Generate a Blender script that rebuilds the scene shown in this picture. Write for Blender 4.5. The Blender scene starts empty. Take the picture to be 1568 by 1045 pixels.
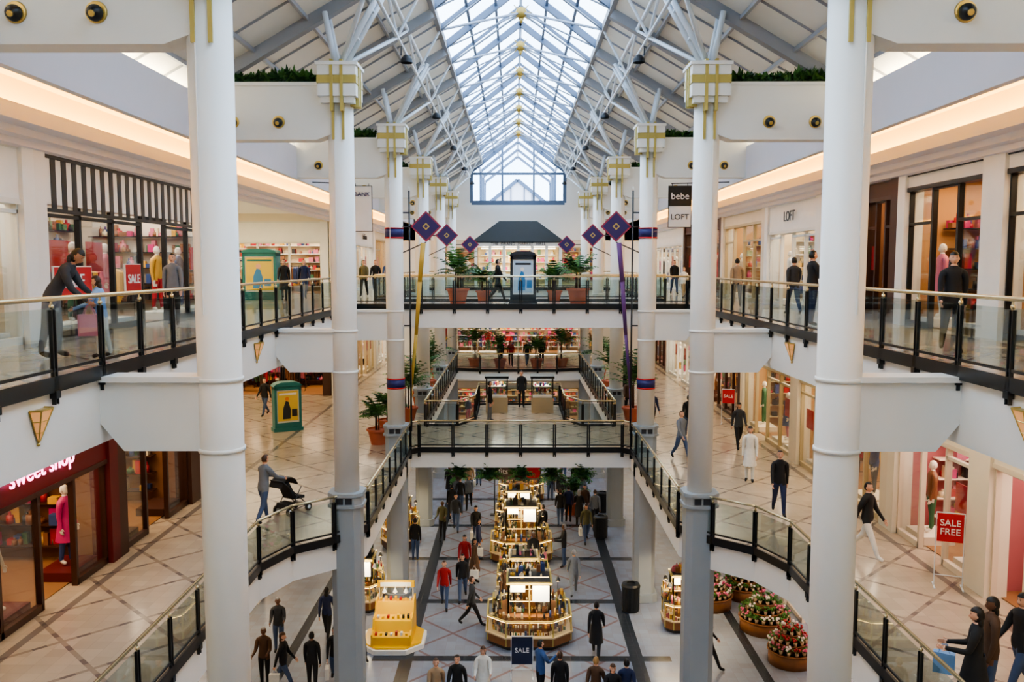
import bpy, math, random, bmesh
from mathutils import Vector, Matrix
R = random.Random(11)
scene = bpy.context.scene
COL = scene.collection
GAIN = 1.4

# ---------------------------------------------------------------- helpers
def lin(c):
    return tuple((x/12.92 if x <= .04045 else ((x+.055)/1.055)**2.4) for x in c)

_mats = {}
def M(name, col, rough=.5, metal=0., emit=0., var=.06, scale=2.5, ecol=None, bump=0.):
    if name in _mats: return _mats[name]
    m = bpy.data.materials.new(name); m.use_nodes = True
    nt = m.node_tree; b = nt.nodes['Principled BSDF']
    c = lin(col)
    tc = nt.nodes.new('ShaderNodeTexCoord'); nz = nt.nodes.new('ShaderNodeTexNoise')
    nz.inputs['Scale'].default_value = scale; nz.inputs['Detail'].default_value = 3
    nt.links.new(tc.outputs['Object'], nz.inputs['Vector'])
    mx = nt.nodes.new('ShaderNodeMix'); mx.data_type = 'RGBA'
    mx.inputs['A'].default_value = tuple(max(0, x*(1-var)) for x in c)+(1,)
    mx.inputs['B'].default_value = tuple(min(1, x*(1+var)+.002) for x in c)+(1,)
    nt.links.new(nz.outputs['Fac'], mx.inputs['Factor'])
    nt.links.new(mx.outputs['Result'], b.inputs['Base Color'])
    b.inputs['Roughness'].default_value = rough; b.inputs['Metallic'].default_value = metal
    if emit:
        b.inputs['Emission Color'].default_value = lin(ecol or col)+(1,)
        b.inputs['Emission Strength'].default_value = emit
    _mats[name] = m
    return m

def glass(name, tint, fac=.12, rough=.02):
    if name in _mats: return _mats[name]
    m = bpy.data.materials.new(name); m.use_nodes = True
    nt = m.node_tree; nt.nodes.remove(nt.nodes['Principled BSDF'])
    out = nt.nodes['Material Output']
    tr = nt.nodes.new('ShaderNodeBsdfTransparent'); tr.inputs[0].default_value = lin(tint)+(1,)
    gl = nt.nodes.new('ShaderNodeBsdfGlossy'); gl.inputs['Roughness'].default_value = rough
    lw = nt.nodes.new('ShaderNodeLayerWeight'); lw.inputs['Blend'].default_value = .25
    mt = nt.nodes.new('ShaderNodeMath'); mt.operation = 'MULTIPLY_ADD'
    mt.inputs[1].default_value = fac*3; mt.inputs[2].default_value = fac*.4
    nt.links.new(lw.outputs['Fresnel'], mt.inputs[0])
    mx = nt.nodes.new('ShaderNodeMixShader')
    nt.links.new(mt.outputs[0], mx.inputs[0]); nt.links.new(tr.outputs[0], mx.inputs[1]); nt.links.new(gl.outputs[0], mx.inputs[2])
    nt.links.new(mx.outputs[0], out.inputs['Surface'])
    _mats[name] = m
    return m

class E:
    def __init__(s, nt, k): s.nt = nt; s.k = k
    def op(s, o, *a):
        n = s.nt.nodes.new('ShaderNodeMath'); n.operation = o
        for i, x in enumerate((s,)+a):
            if isinstance(x, E): s.nt.links.new(x.k, n.inputs[i])
            else: n.inputs[i].default_value = x
        return E(s.nt, n.outputs[0])
    def __add__(s, o): return s.op('ADD', o)
    def __sub__(s, o): return s.op('SUBTRACT', o)
    def __mul__(s, o): return s.op('MULTIPLY', o)
    def frac(s): return s.op('FRACT')
    def abs(s): return s.op('ABSOLUTE')
    def gt(s, o): return s.op('GREATER_THAN', o)
    def lt(s, o): return s.op('LESS_THAN', o)
    def max(s, o): return s.op('MAXIMUM', o)
    def min(s, o): return s.op('MINIMUM', o)

def floor_mat(name, base, alt, line, band, kind, rough=.18):
    m = bpy.data.materials.new(name); m.use_nodes = True
    nt = m.node_tree; b = nt.nodes['Principled BSDF']
    tc = nt.nodes.new('ShaderNodeTexCoord'); sp = nt.nodes.new('ShaderNodeSeparateXYZ')
    nt.links.new(tc.outputs['Object'], sp.inputs[0])
    x = E(nt, sp.outputs[0]); y = E(nt, sp.outputs[1])
    def near(e, w): return ((e.frac()-.5).abs()).gt(.5-w)
    nz = nt.nodes.new('ShaderNodeTexNoise'); nz.inputs['Scale'].default_value = 1.1; nz.inputs['Detail'].default_value = 5
    nt.links.new(tc.outputs['Object'], nz.inputs['Vector'])
    vo = nt.nodes.new('ShaderNodeTexWhiteNoise'); vo.noise_dimensions='2D'
    cm = nt.nodes.new('ShaderNodeCombineXYZ')
    fx=(x*(1/.3)).op('FLOOR'); fy=(y*(1/.3)).op('FLOOR'); nt.links.new(fx.k,cm.inputs[0]); nt.links.new(fy.k,cm.inputs[1]); nt.links.new(cm.outputs[0],vo.inputs['Vector'])
    def mix(f, a, c):
        mx = nt.nodes.new('ShaderNodeMix'); mx.data_type = 'RGBA'
        nt.links.new(f, mx.inputs['Factor'])
        for s, q in (('A', a), ('B', c)):
            if isinstance(q, tuple): mx.inputs[s].default_value = lin(q)+(1,)
            else: nt.links.new(q, mx.inputs[s])
        return mx.outputs['Result']
    c = mix(nz.outputs['Fac'], base, alt)
    c = mix((E(nt,vo.outputs['Value'])*.24).k, c, line)
    P = 2.25 if kind == 1 else 2.1
    u = (x+y)*(1/P); v = (x-y)*(1/P)
    if kind == 1:
        lat = near(u, .03).max(near(v, .03)); inside = x.abs().lt(3.3)
        c = mix((lat*inside*.8).k, c, line)
        bx = ((x.abs()-3.55).abs()).lt(.2); by = near((y-29.7)*(1/4.5), .04)*(x.abs().lt(4.6))
        b2 = ((x.abs()-7.2).abs()).lt(.15)
        c = mix(bx.max(by).max(b2).k, c, band)
    else:
        lat = near(u, .03).max(near(v, .03))
        c = mix((lat*.6).k, c, line)
        dash = (near(u,.03)*near(v*2.0+.5,.16)).max(near(v,.03)*near(u*2.0+.5,.16))
        c = mix((dash*.6).k, c, band)
        edge = ((x.abs()-9.1).abs()).lt(.08)
        c = mix((edge*.7).k, c, band)
    gr = near(x*(1/.3), .012).max(near(y*(1/.3), .012))
    c = mix((gr*.3).k, c, line)
    nt.links.new(c, b.inputs['Base Color'])
    b.inputs['Roughness'].default_value = rough
    _mats[name] = m
    return m

class MB:
    def __init__(s, T=None): s.v=[]; s.f=[]; s.m=[]; s.s=[]; s.T=T
    def add(s, pts):
        i = len(s.v)
        if s.T: pts = [s.T(*p) for p in pts]
        s.v += [tuple(p) for p in pts]; return i
    def face(s, pts, m=0):
        i = s.add(pts); s.f.append(tuple(range(i, i+len(pts)))); s.m.append(m); s.s.append(False)
    def hexa(s, p, m=0):
        i = s.add(p)
        for q in ((0,3,2,1),(4,5,6,7),(0,1,5,4),(1,2,6,5),(2,3,7,6),(3,0,4,7)):
            s.f.append(tuple(i+k for k in q)); s.m.append(m); s.s.append(False)
    def box(s, x0,x1,y0,y1,z0,z1,m=0):
        s.hexa([(x0,y0,z0),(x1,y0,z0),(x1,y1,z0),(x0,y1,z0),(x0,y0,z1),(x1,y0,z1),(x1,y1,z1),(x0,y1,z1)], m)
    def prism(s, poly, ax, a0, a1, m=0, mtop=None):
        n = len(poly)
        def P(p, a): return {'y':(p[0],a,p[1]),'z':(p[0],p[1],a),'x':(a,p[0],p[1])}[ax]
        i = s.add([P(p,a0) for p in poly]+[P(p,a1) for p in poly])
        s.f.append(tuple(i+k for k in range(n-1,-1,-1))); s.m.append(m); s.s.append(False)
        s.f.append(tuple(i+n+k for k in range(n))); s.m.append(m if mtop is None else mtop); s.s.append(False)
        for k in range(n):
            j=(k+1)%n; s.f.append((i+k,i+j,i+n+j,i+n+k)); s.m.append(m); s.s.append(False)
    def cyl(s, p0, p1, r0, r1=None, n=10, m=0, caps=True, sx=1.):
        if r1 is None: r1=r0
        p0=Vector(p0); p1=Vector(p1); d=(p1-p0)
        if d.length<1e-6: return
        d.normalize()
        a=Vector((0,0,1)) if abs(d.z)<.9 else Vector((1,0,0))
        if abs(d.z)>=.9: u=(a-d*a.dot(d)).normalized(); w=d.cross(u)
        else: u=d.cross(a).normalized(); w=u.cross(d)
        pts=[]
        for p,r in ((p0,r0),(p1,r1)):
            for k in range(n):
                t=2*math.pi*(k+.5)/n; pts.append(p+u*(math.cos(t)*r)+w*(math.sin(t)*r*sx))
        i=s.add(pts)
        for k in range(n):
            j=(k+1)%n; s.f.append((i+k,i+j,i+n+j,i+n+k)); s.m.append(m); s.s.append(n>6)
        if caps:
            s.f.append(tuple(i+k for k in range(n-1,-1,-1))); s.m.append(m); s.s.append(False)
            s.f.append(tuple(i+n+k for k in range(n))); s.m.append(m); s.s.append(False)
    def lathe(s, c, prof, n=14, m=0):
        for a,b in zip(prof[:-1],prof[1:]):
            mm=a[2] if len(a)>2 else m
            s.cyl((c[0],c[1],c[2]+a[1]),(c[0],c[1],c[2]+b[1]+1e-5),max(a[0],1e-4),max(b[0],1e-4),n,mm,caps=False)
    def tube(s, path, r, n=8, m=0):
        for a,b in zip(path[:-1],path[1:]): s.cyl(a,b,r,r,n,m)
    def bar(s, p0, p1, w, h, m=0):
        p0=Vector(p0); p1=Vector(p1); d=(p1-p0).normalized()
        a=Vector((0,0,1)) if abs(d.z)<.95 else Vector((0,1,0))
        u=d.cross(a).normalized()*w/2; k=u.cross(d).normalized()*h/2
        s.hexa([p0-u-k,p0+u-k,p0+u+k,p0-u+k,p1-u-k,p1+u-k,p1+u+k,p1-u+k], m)
    def sph(s, c, r, m=0, nu=10, nv=7):
        if not isinstance(r,(tuple,list)): r=(r,r,r)
        pts=[(c[0],c[1],c[2]-r[2])]
        for j in range(1,nv):
            t=math.pi*j/nv
            for k in range(nu):
                a=2*math.pi*k/nu; pts.append((c[0]+r[0]*math.sin(t)*math.cos(a),c[1]+r[1]*math.sin(t)*math.sin(a),c[2]-r[2]*math.cos(t)))
        pts.append((c[0],c[1],c[2]+r[2])); i=s.add(pts); L=len(pts)-1
        for k in range(nu):
            q=(k+1)%nu
            s.f.append((i,i+1+q,i+1+k)); s.f.append((i+L,i+L-nu+k,i+L-nu+q)); s.m+=[m,m]; s.s+=[True,True]
            for j in range(nv-2):
                a=i+1+j*nu
                s.f.append((a+k,a+q,a+nu+q,a+nu+k)); s.m.append(m); s.s.append(True)
    def mesh(s, name, mats, fix=True):
        me=bpy.data.meshes.new(name); me.from_pydata(s.v,[],s.f)
        for a in mats: me.materials.append(a)
        me.polygons.foreach_set('material_index', s.m); me.polygons.foreach_set('use_smooth', s.s)
        if fix:
            bm=bmesh.new(); bm.from_mesh(me); bmesh.ops.recalc_face_normals(bm, faces=bm.faces); bm.to_mesh(me); bm.free()
        me.update(); return me
    def obj(s, name, mats, parent=None, bevel=0, fix=True):
        o=bpy.data.objects.new(name, s.mesh(name,mats,fix)); COL.objects.link(o)
        if parent: o.parent=parent
        return o

def inst(name, me, loc, rot=0, sc=1):
    o=bpy.data.objects.new(name, me); COL.objects.link(o)
    o.location=loc; o.rotation_euler=(0,0,math.radians(rot)); o.scale=(sc,sc,sc) if not isinstance(sc,tuple) else sc
    return o

def text(body, loc, rot, size, mat, parent=None, name='lettering', ext=.01, width=1.0):
    cu=bpy.data.curves.new(name,'FONT'); cu.body=body; cu.size=size; cu.extrude=ext; cu.align_x='CENTER'; cu.align_y='CENTER'
    cu.space_character=width
    cu.materials.append(mat)
    o=bpy.data.objects.new(name,cu); COL.objects.link(o); o.location=loc; o.rotation_euler=tuple(math.radians(a) for a in rot)
    if parent: o.parent=parent
    return o

def area(name, loc, sx, sy, en, col=(1,.93,.82), rot=(0,0,0)):
    l=bpy.data.lights.new(name,'AREA'); l.shape='RECTANGLE'; l.size=sx; l.size_y=sy; l.energy=en*GAIN; l.color=col
    o=bpy.data.objects.new(name,l); COL.objects.link(o); o.location=loc; o.rotation_euler=tuple(math.radians(a) for a in rot); return o

# ---------------------------------------------------------------- materials
WHITE=M('paint_white',(.93,.925,.90),.45,var=.02)
WARM=M('paint_cream',(.94,.90,.81),.55,var=.02)
CEIL=M('ceiling_panel_white',(.94,.93,.89),.6,var=.03)
LILAC=M('paint_cool_white',(.89,.88,.91),.5,var=.02)
GREY=M('column_grey',(.60,.63,.65),.5,var=.05)
STEELW=M('truss_white',(.84,.87,.90),.35,var=.03)
MULL=M('skylight_frame',(.32,.38,.47),.4,var=.03)
BEAMG=M('rafter_shaded',(.60,.61,.63),.5,var=.03)  # white beams toned grey, their shadow is part of the colour
BLACK=M('black_metal',(.08,.09,.10),.35)
DARK=M('charcoal',(.16,.17,.19),.5)
GOLD=M('brass',(.83,.72,.42),.28,.85)
GOLDP=M('gold_paint',(.74,.67,.38),.4,.2)
RAILM=M('handrail_brass',(.82,.78,.64),.22,.8)
BLUE=M('band_blue',(.16,.17,.42),.5); RED=M('band_red',(.72,.12,.14),.5)
SGLASS=glass('shop_glass',(.98,.985,.985),.07); RGLASS=glass('railing_glass',(.93,.96,.96),.09)
ROOFG=glass('skylight_glass',(.90,.95,1.),.03)
EMW=M('lamp_warm',(1,.82,.50),.5,emit=10); EMC=M('lamp_white',(1,.95,.86),.5,emit=12)
COVE=M('cove_lamp',(1,.76,.34),.5,emit=34)
WOOD=M('dark_wood',(.24,.13,.08),.4,var=.3,scale=8); WOODL=M('light_wood',(.52,.34,.19),.45,var=.25,scale=6)
TEAL=M('teal_paint',(.16,.45,.45),.4)
LEAF=M('leaf_green',(.28,.46,.20),.6,var=.4,scale=9); LEAF2=M('leaf_dark',(.14,.30,.14),.6,var=.4,scale=9)
TERRA=M('terracotta',(.70,.38,.28),.7)
F1=floor_mat('floor_tile_lower',(.45,.49,.56),(.54,.58,.64),(.44,.35,.35),(.15,.18,.22),1,.27)
F2=floor_mat('floor_tile_beige',(.64,.58,.50),(.73,.67,.59),(.45,.39,.35),(.30,.28,.29),2,.18)
F3=floor_mat('floor_tile_light',(.67,.66,.63),(.76,.75,.72),(.50,.47,.46),(.36,.36,.38),2,.14)
WOODF=M('shop_floor_wood',(.56,.41,.27),.35,var=.2)

# ---------------------------------------------------------------- structure
COLY=[12+9*i for i in range(6)]
YB=-6; YE=64
b=MB(); b.box(-22,15,YB,YE,-.3,0,0); b.obj('floor',[F1])
def edge2(s): return [(6.0*s,YB),(6.0*s,18.6),(5.55*s,19.8),(4.7*s,20.6),(4.08*s,21.6),(4.08*s,55),(4.08*s,YE),(15*s,YE),(15*s,YB)]
b=MB()
for s in (-1,1): b.prism(edge2(s),'z',4.5,5.3,0,1)
b.prism([(-4.08,31),(4.08,31),(4.08,35.5),(2.6,35.5),(1.9,37),(1.9,41),(-1.9,41),(-1.9,37),(-2.6,35.5),(-4.08,35.5)],'z',4.6,5.3,0,1)
b.prism([(-4.08,55.6),(-2.5,55),(2.5,55),(4.08,55.6),(4.08,YE),(-4.08,YE)],'z',4.6,5.3,0,1)
b.box(-22,-15,28,48.3,4.5,5.3,1)
b.obj('floor',[WHITE,F2])
b=MB()
for s in (-1,1): b.prism([(6.12*s,YB),(6.12*s,YE),(15*s,YE),(15*s,YB)],'z',9.55,10.6,0,1)
for y0,y1 in ((31,35.5),(54,YE),(YB,.3)):
    b.prism([(-6.12,y0),(6.12,y0),(6.12,y1),(-6.12,y1)],'z',9.8,10.6,0,1)
b.box(-22,-15,28,48.3,9.55,10.6,1)
b.obj('floor',[WHITE,F3])

def wall_side(s,name):
    b=MB()
    x0,x1=sorted((9.5*s,9.75*s))
    for z0,z1 in ((14.3,15.8),(8.6,9.55),(3.3,4.5)):
        b.box(x0,x1,YB,YE,z0,z1,0)
    for z0,z1 in ((10.6,14.3),(5.3,8.6),(0,3.3)): b.box(x0,x1,YB,13,z0,z1,0)
    X0,X1=sorted((14.8*s,15*s))
    if s>0: b.box(X0,X1,YB,YE,0,15.8,1)
    else:
        b.box(X0,X1,YB,28,0,15.8,1); b.box(X0,X1,48.3,YE,0,15.8,1); b.box(X0,X1,28,48.3,0,4.5,1)
        for z0,z1 in ((5.3,9.55),(10.6,15.8)):
            b.box(-22,-9.75,27.7,28,z0,z1,0)
            b.box(-22.2,-22,28,48.3,z0,z1,1)
            b.box(x0,x1,43.9,48.5,z0,min(z1,14.4),0)
        b.box(-22,-9.75,43.95,44.2,14.3,14.7,0); b.box(-22,-9.75,43.95,44.2,8.7,9.55,0)
    b.obj(name,[WARM,WARM])
wall_side(-1,'wall_left'); wall_side(1,'wall_right')
b=MB(); b.box(-15,15,YB-.3,YB,0,22,0); b.obj('bounce_wall',[WARM])  # unseen wall added behind the camera to close the space for light

b=MB()
for s in (-1,1):
    x0,x1=sorted((9.75*s,22*s if s<0 else 15*s)); b.box(x0,x1,YB,YE,14.7,14.8,0)
    prof=[(7.9,15.1),(8.15,15.42),(8.6,15.62),(9.1,15.66),(9.5,15.55),(9.5,15.72),(7.9,15.95)]
    b.prism([(p[0]*s,p[1]) for p in prof],'y',YB,YE,2)
    prof=[(7.75,15.05),(7.92,15.05),(7.92,16.15),(7.75,16.15)]
    b.prism([(p[0]*s,p[1]) for p in prof],'y',YB,YE,1)
b.obj('ceiling',[CEIL,LILAC,WARM])
for s in (-1,1):
    b=MB()
    prof=[(9.5,14.25),(9.32,14.3),(9.32,14.42),(9.2,14.46),(9.2,14.6),(9.0,14.66),(9.0,14.95),(9.06,14.95),(9.06,14.75),(9.5,14.75)]
    b.prism([(p[0]*s,p[1]) for p in prof],'y',YB,YE,0)
    b.box(*sorted((9.12*s,9.3*s)),YB+.5,YE-.3,14.78,14.86,1)
    b.obj('trim_1',[LILAC,COVE])
    b=MB(); b.box(*sorted((8.0*s,8.14*s)),YB+.5,YE-.3,15.97,16.06,0); b.obj('ledge_fill_strip',[M('ledge_fill_glow',(1,.95,.84),.5,emit=24)])  # hidden glowing strip added to brighten the slot and sloped ceiling
b=MB()
for s in (-1,1):
    for z in (9.55,4.5):
        for k in range(24):
            y=2+k*2.6
            if y>63: continue
            b.cyl((7.8*s,y,z-.03),(7.8*s,y,z),.13,.15,12,1); b.cyl((7.8*s,y,z-.035),(7.8*s,y,z-.03),.10,.10,12,0)
b.obj('recessed_downlights',[EMW,WHITE])
for z in (9.4,4.35):
    for s in (-1,1):
        for y in (7.5,16.5,25.5,34.5,43.5,52.5,60):
            area('walkway_fill',(7.9*s,y,z),1.4,6,62 if z>5 else 52,(1,.83,.62))  # broad fill areas added under the soffits to lift the walkways

GX=2.62
sl=(19.66-16.08)/(8.6-2.4)
def zr(x): return 19.66-(abs(x)-2.4)*sl
GZ=zr(GX)
b=MB()
for s in (-1,1):
    b.prism([(GX*s,GZ),(8.9*s,zr(8.9)),(8.9*s,zr(8.9)+.25),(GX*s,GZ+.2)],'y',YB,YE,0)
b.obj('ceiling',[CEIL])
b=MB()
ys=[3+4.5*i for i in range(-1,14)]
for s in (-1,1):
    for yy in ys:
        b.bar((GX*s,yy,GZ-.13),(8.5*s,yy,zr(8.5)-.16),.26,.30,0)
        for q in (1.5,3.0): b.bar((GX*s,yy+q,GZ-.03),(8.5*s,yy+q,zr(8.5)-.03),.03,.05,0)
    for x in (3.9,5.2,6.5,7.6): b.bar((x*s,YB,zr(x)-.07),(x*s,YE,zr(x)-.07),.08,.1,0)
b.obj('roof_rafters',[BEAMG])
RZ=21.6
def zg(x): return RZ-(RZ-GZ-.1)/GX*abs(x)
b=MB(); 
for s in (-1,1): b.face([(0,YB,RZ),(GX*s,YB,GZ+.1),(GX*s,63,GZ+.1),(0,63,RZ)],0)
g=b.obj('window_1',[ROOFG],fix=False)
b=MB()
yy=-6.0
while yy<=63.01:
    main=abs(((yy-3)/4.5)-round((yy-3)/4.5))<.01
    w=.18 if main else .085
    for s in (-1,1): b.bar((0,yy,RZ-.03),(GX*s,yy,GZ+.07),w,w*1.2,0)
    yy+=2.25
for s in (-1,1):
    for x in (.87,1.75): b.bar((x*s,YB,zg(x)),(x*s,63,zg(x)),.085,.09,0)
    b.bar((GX*s,YB,GZ+.05),(GX*s,63,GZ+.05),.14,.22,1)
b.bar((0,YB,RZ),(0,63,RZ),.1,.14,0)
b.obj('skylight_frame',[MULL,BEAMG],parent=g)
b=MB()
for yy in ys[2:-1]:
    n=(0,yy,20.7)
    b.cyl((0,yy,RZ),n,.03,.03,8,0); b.sph(n,.2,1); b.cyl((0,yy,20.35),(0,yy,20.5),.02,.10,8,1)
    for k in range(8):
        a=k*math.pi/4; b.cyl(n,(.36*math.cos(a),yy,20.7+.36*math.sin(a)),.035,.012,6,1)
    for s in (-1,1):
        for q in (-2.25,2.25): b.cyl(n,((GX-.05)*s,yy+q,GZ),.04,.04,6,0)
        b.cyl(n,((GX-.05)*s,yy,GZ),.03,.03,6,0)
b.obj('skylight_tie_rods',[M('tie_rod_backlit',(.50,.54,.60),.4),M('ornament_gold',(.62,.52,.25),.4,.3)])  # whitish rods: their backlit darkness is put into the grey-blue colour

for s in (-1,1):
    b=MB()
    X=3.35
    for cy in COLY:
        c=(4.45*s,cy,16.85)
        for q in (-.22,.22):
            b.cyl((4.45*s,cy+q,16.8),(3.2*s,cy+q,zr(3.2)-.25),.075,.07,8,0)
            b.cyl((4.5*s,cy+q,16.8),(4.75*s,cy+q,zr(4.75)-.2),.075,.07,8,0)
        for q in (-2.25,2.25):
            b.cyl(c,(X*s,cy+q,18.15),.06,.05,8,0)
            b.cyl((X*s,cy+q,18.15),(X*s,cy+q*2,zr(X)-.2),.04,.04,6,0); b.cyl((X*s,cy+q,18.15),(X*s,cy,zr(X)-.2),.04,.04,6,0)
            b.cyl((X*s,cy+q,18.15),(GX*s,cy+q,GZ-.05),.04,.04,6,0)
        for t in (.35,.65):
            b.bar((4.45*s-1.25*t*s,cy-.22,16.8+(zr(3.2)-17.05)*t),(4.45*s-1.25*t*s,cy+.22,16.8+(zr(3.2)-17.05)*t),.05,.05,0)
        b.sph(c,.2,0)
        b.cyl((X*s,cy+3,18.1),(X*s,cy+3,17.85),.02,.02,6,1); b.lathe((X*s-.15*s,cy+3,17.65),[(.17,0),(.16,.1),(.08,.2),(.01,.22)],12,1)
    b.cyl((X*s,9,18.15),(X*s,60,18.15),.045,.045,8,0)
    b.cyl((X*s,YB,zr(X)-.2),(X*s,63,zr(X)-.2),.06,.06,8,0)
    b.obj('roof_truss',[STEELW,DARK])

def octa(X,Y,w,h=None,c=.6):
    h=h or w
    return [(X+a*w,Y+d*h) for a,d in ((-1,-c),(-c,-1),(c,-1),(1,-c),(1,c),(c,1),(-c,1),(-1,c))]
for cy in COLY:
    for s in (-1,1):
        b=MB(); X=4.45*s
        b.cyl((X,cy,0 if cy<15 else 6.3),(X,cy,16.1),.31,.31,28,0)
        for z in (9.44,10.46): b.cyl((X,cy,z-.03),(X,cy,z+.03),.33,.33,28,0)
        if cy>15:
            b.prism(octa(X,cy,.37),'z',0,6.05,1)
            b.prism(octa(X,cy,.44),'z',6.05,6.12,1); b.prism(octa(X,cy,.44),'z',6.33,6.42,1)
            b.prism(octa(X,cy,.40),'z',6.12,6.33,1)
            for q in (-.2,.02): b.box(X+q,X+q+.17,cy-.415,cy-.39,6.15,6.30,5)
            b.prism(octa(X,cy,.46),'z',0,.3,1)
        pr=[(4.45,10.46),(6.14,10.46),(6.14,9.86),(5.8,9.44),(4.45,9.44)]
        b.prism([(p[0]*s,p[1]) for p in pr],'y',cy-.17,cy+.17,0)
        b.box(*sorted((4.5*s,6.12*s)),cy-.25,cy+.25,10.44,10.52,0)
        if cy<15:
            b.box(*sorted((4.45*s,6.02*s)),cy-.2,cy+.2,4.5,5.2,0)
        pr=[(4.45,16.4),(7.8,16.4),(7.8,15.1),(5.0,15.1),(4.45,15.3)]
        b.prism([(p[0]*s,p[1]) for p in pr],'y',cy-.24,cy+.24,0)
        b.box(*sorted((4.8*s,7.78*s)),cy-.28,cy+.28,16.38,16.46,0)
        for xx in (5.9,7.0):
            b.cyl((xx*s,cy-.245,15.52),(xx*s,cy-.275,15.52),.155,.14,16,2); b.sph((xx*s,cy-.29,15.50),.115,3,12,8)
            b.cyl((xx*s,cy-.38,15.47),(xx*s,cy-.405,15.46),.05,.04,10,2)
        for z0,z1,w in ((15.95,16.1,.40),(16.1,16.38,.46),(16.38,16.6,.44),(16.6,16.82,.46),(16.82,16.9,.50)):
            b.box(X-w,X+w,cy-w,cy+w,z0,z1,0)
        b.box(X-.47,X+.47,cy-.47,cy+.47,16.40,16.58,4)
        for a in (-.12,.12):
            b.box(X+a-.035,X+a+.035,cy-.49,cy+.49,15.75,16.95,4)
            b.box(X-.49,X+.49,cy+a-.035,cy+a+.035,15.9,16.95,4)
            b.box(X+a-.03,X+a+.03,cy-.335,cy-.30,15.1,15.8,4)
        b.cyl((X+.1*s,cy-.315,11.4),(X+.1*s,cy-.315,15.3),.012,.012,6,0)
        if cy==30:
            for z in (13.2,7.9):
                b.cyl((X,cy,z-.14),(X,cy,z+.14),.325,.325,28,6); b.cyl((X,cy,z-.19),(X,cy,z-.14),.33,.33,28,7); b.cyl((X,cy,z+.14),(X,cy,z+.19),.33,.33,28,7)
        b.obj('column',[WHITE,GREY,GOLD,BLACK,GOLDP,DARK,BLUE,RED])

def garland(x0,x1,y,z,n=260):
    b=MB()
    b.cyl((x0,y,z+.07),(x1,y,z+.07),.09,.09,7,1)
    for i in range(n):
        x=R.uniform(x0,x1); a=R.uniform(0,6.28); e=R.uniform(-.3,1.3); L=R.uniform(.12,.24)*(1+.4*math.sin(x*3))
        p=Vector((x,y+R.uniform(-.14,.14),z+R.uniform(.02,.16))); d=Vector((math.cos(a)*math.cos(e),math.sin(a)*math.cos(e),math.sin(e)))*L
        w=Vector((-math.sin(a),math.cos(a),.3))*.035
        b.face([p-w,p+w,p+d*.7+w*.8,p+d,p+d*.7-w*.8],R.choice((0,0,1)))
    return b.obj('garland',[LEAF,LEAF2],fix=False)
for cy in COLY:
    for s in (-1,1): garland(*sorted((5.05*s,7.65*s)),cy-.06,16.47,1000 if cy<32 else 300)

for s in (-1,1):
    for y in (10.2,19.2,28.2,40,49):
        b=MB(); X=6.1*s; o=-s
        p=[(X,y-.17,10.32),(X,y+.17,10.32),(X,y,9.88)]; t=[(X+o*.13,y-.13,10.32),(X+o*.13,y+.13,10.32)]
        b.face([p[0],p[1],t[1],t[0]],0); b.face([p[0],t[0],p[2]],1); b.face([t[0],t[1],p[2]],1); b.face([t[1],p[1],p[2]],1); b.face(p,0)
        for q in (p[0],p[1],t[0],t[1]): b.cyl(q,p[2],.012,.008,6,0)
        for a,c in ((p[0],t[0]),(t[0],t[1]),(t[1],p[1])): b.cyl(a,c,.015,.015,6,0)
        b.sph(p[2],.025,0,6,5)
        for k in (.33,.66):
            q=[Vector(v)*(1-k)+Vector(p[2])*k for v in (p[0],t[0],t[1],p[1])]
            for a,c in zip(q[:-1],q[1:]): b.cyl(a,c,.008,.008,5,0)
        b.obj('wall_sconce',[GOLD,M('amber_glass',(.92,.66,.42),.3,emit=.45)],fix=False)

def railing(path, z):
    b=MB(); path=[Vector((p[0],p[1],0)) for p in path]
    for a,c in zip(path[:-1],path[1:]):
        L=(c-a).length; d=(c-a)/L
        Z=Vector((0,0,1))
        b.cyl(a+Z*(z+1.07),c+Z*(z+1.07),.032,.032,10,0)
        b.sph(c+Z*(z+1.07),.033,0,8,6)
        b.bar(a+Z*(z-.02),c+Z*(z-.02),.05,.2,1)
        b.bar(a+Z*(z+.16),c+Z*(z+.16),.03,.04,1)
        b.bar(a+Z*(z+.55),c+Z*(z+.55),.012,.80,2)
        k=max(1,round(L/1.25))
        for i in range(k+1):
            p=a+d*(L*i/k)
            for q in (-.035,.035):
                if L<1.6 and i not in(0,k): continue
                b.bar(p+d*q+Z*(z-.28),p+d*q+Z*(z+.93),.05,.022,1)
            b.bar(p+Z*(z-.2),p+Z*(z-.1),.09,.11,1)
            b.cyl(p+Z*(z+.9),p+Z*(z+1.07),.014,.014,6,0)
            b.sph(p+Z*(z+.97),.035,0,8,5)
    return b.obj('glass_railing',[RAILM,BLACK,RGLASS])
for s in (-1,1):
    e=5.97
    railing([(e*s,-5),(e*s,18.55),(5.52*s,19.75),(4.68*s,20.5),(4.03*s,21.55),(4.03*s,30.6),(3.75*s,30.93)],5.3)
    railing([(4.03*s,35.6),(4.03*s,54.9)],5.3)
    railing([(6.07*s,.4),(6.07*s,30.95)],10.6); railing([(6.07*s,35.6),(6.07*s,53.9)],10.6)
railing([(-3.75,30.94),(3.75,30.94)],5.3)
railing([(-4.0,35.55),(-2.65,35.55),(-1.97,37.05),(-1.97,41.05),(1.97,41.05),(1.97,37.05),(2.65,35.55),(4.0,35.55)],5.3)
railing([(-4.03,55.5),(-2.5,54.93),(2.5,54.93),(4.03,55.5)],5.3)
railing([(-6.05,30.94),(6.05,30.94)],10.6); railing([(-6.05,35.56),(6.05,35.56)],10.6); railing([(-6.05,53.94),(6.05,53.94)],10.6)
railing([(-6.05,.35),(6.05,.35)],10.6)

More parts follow.
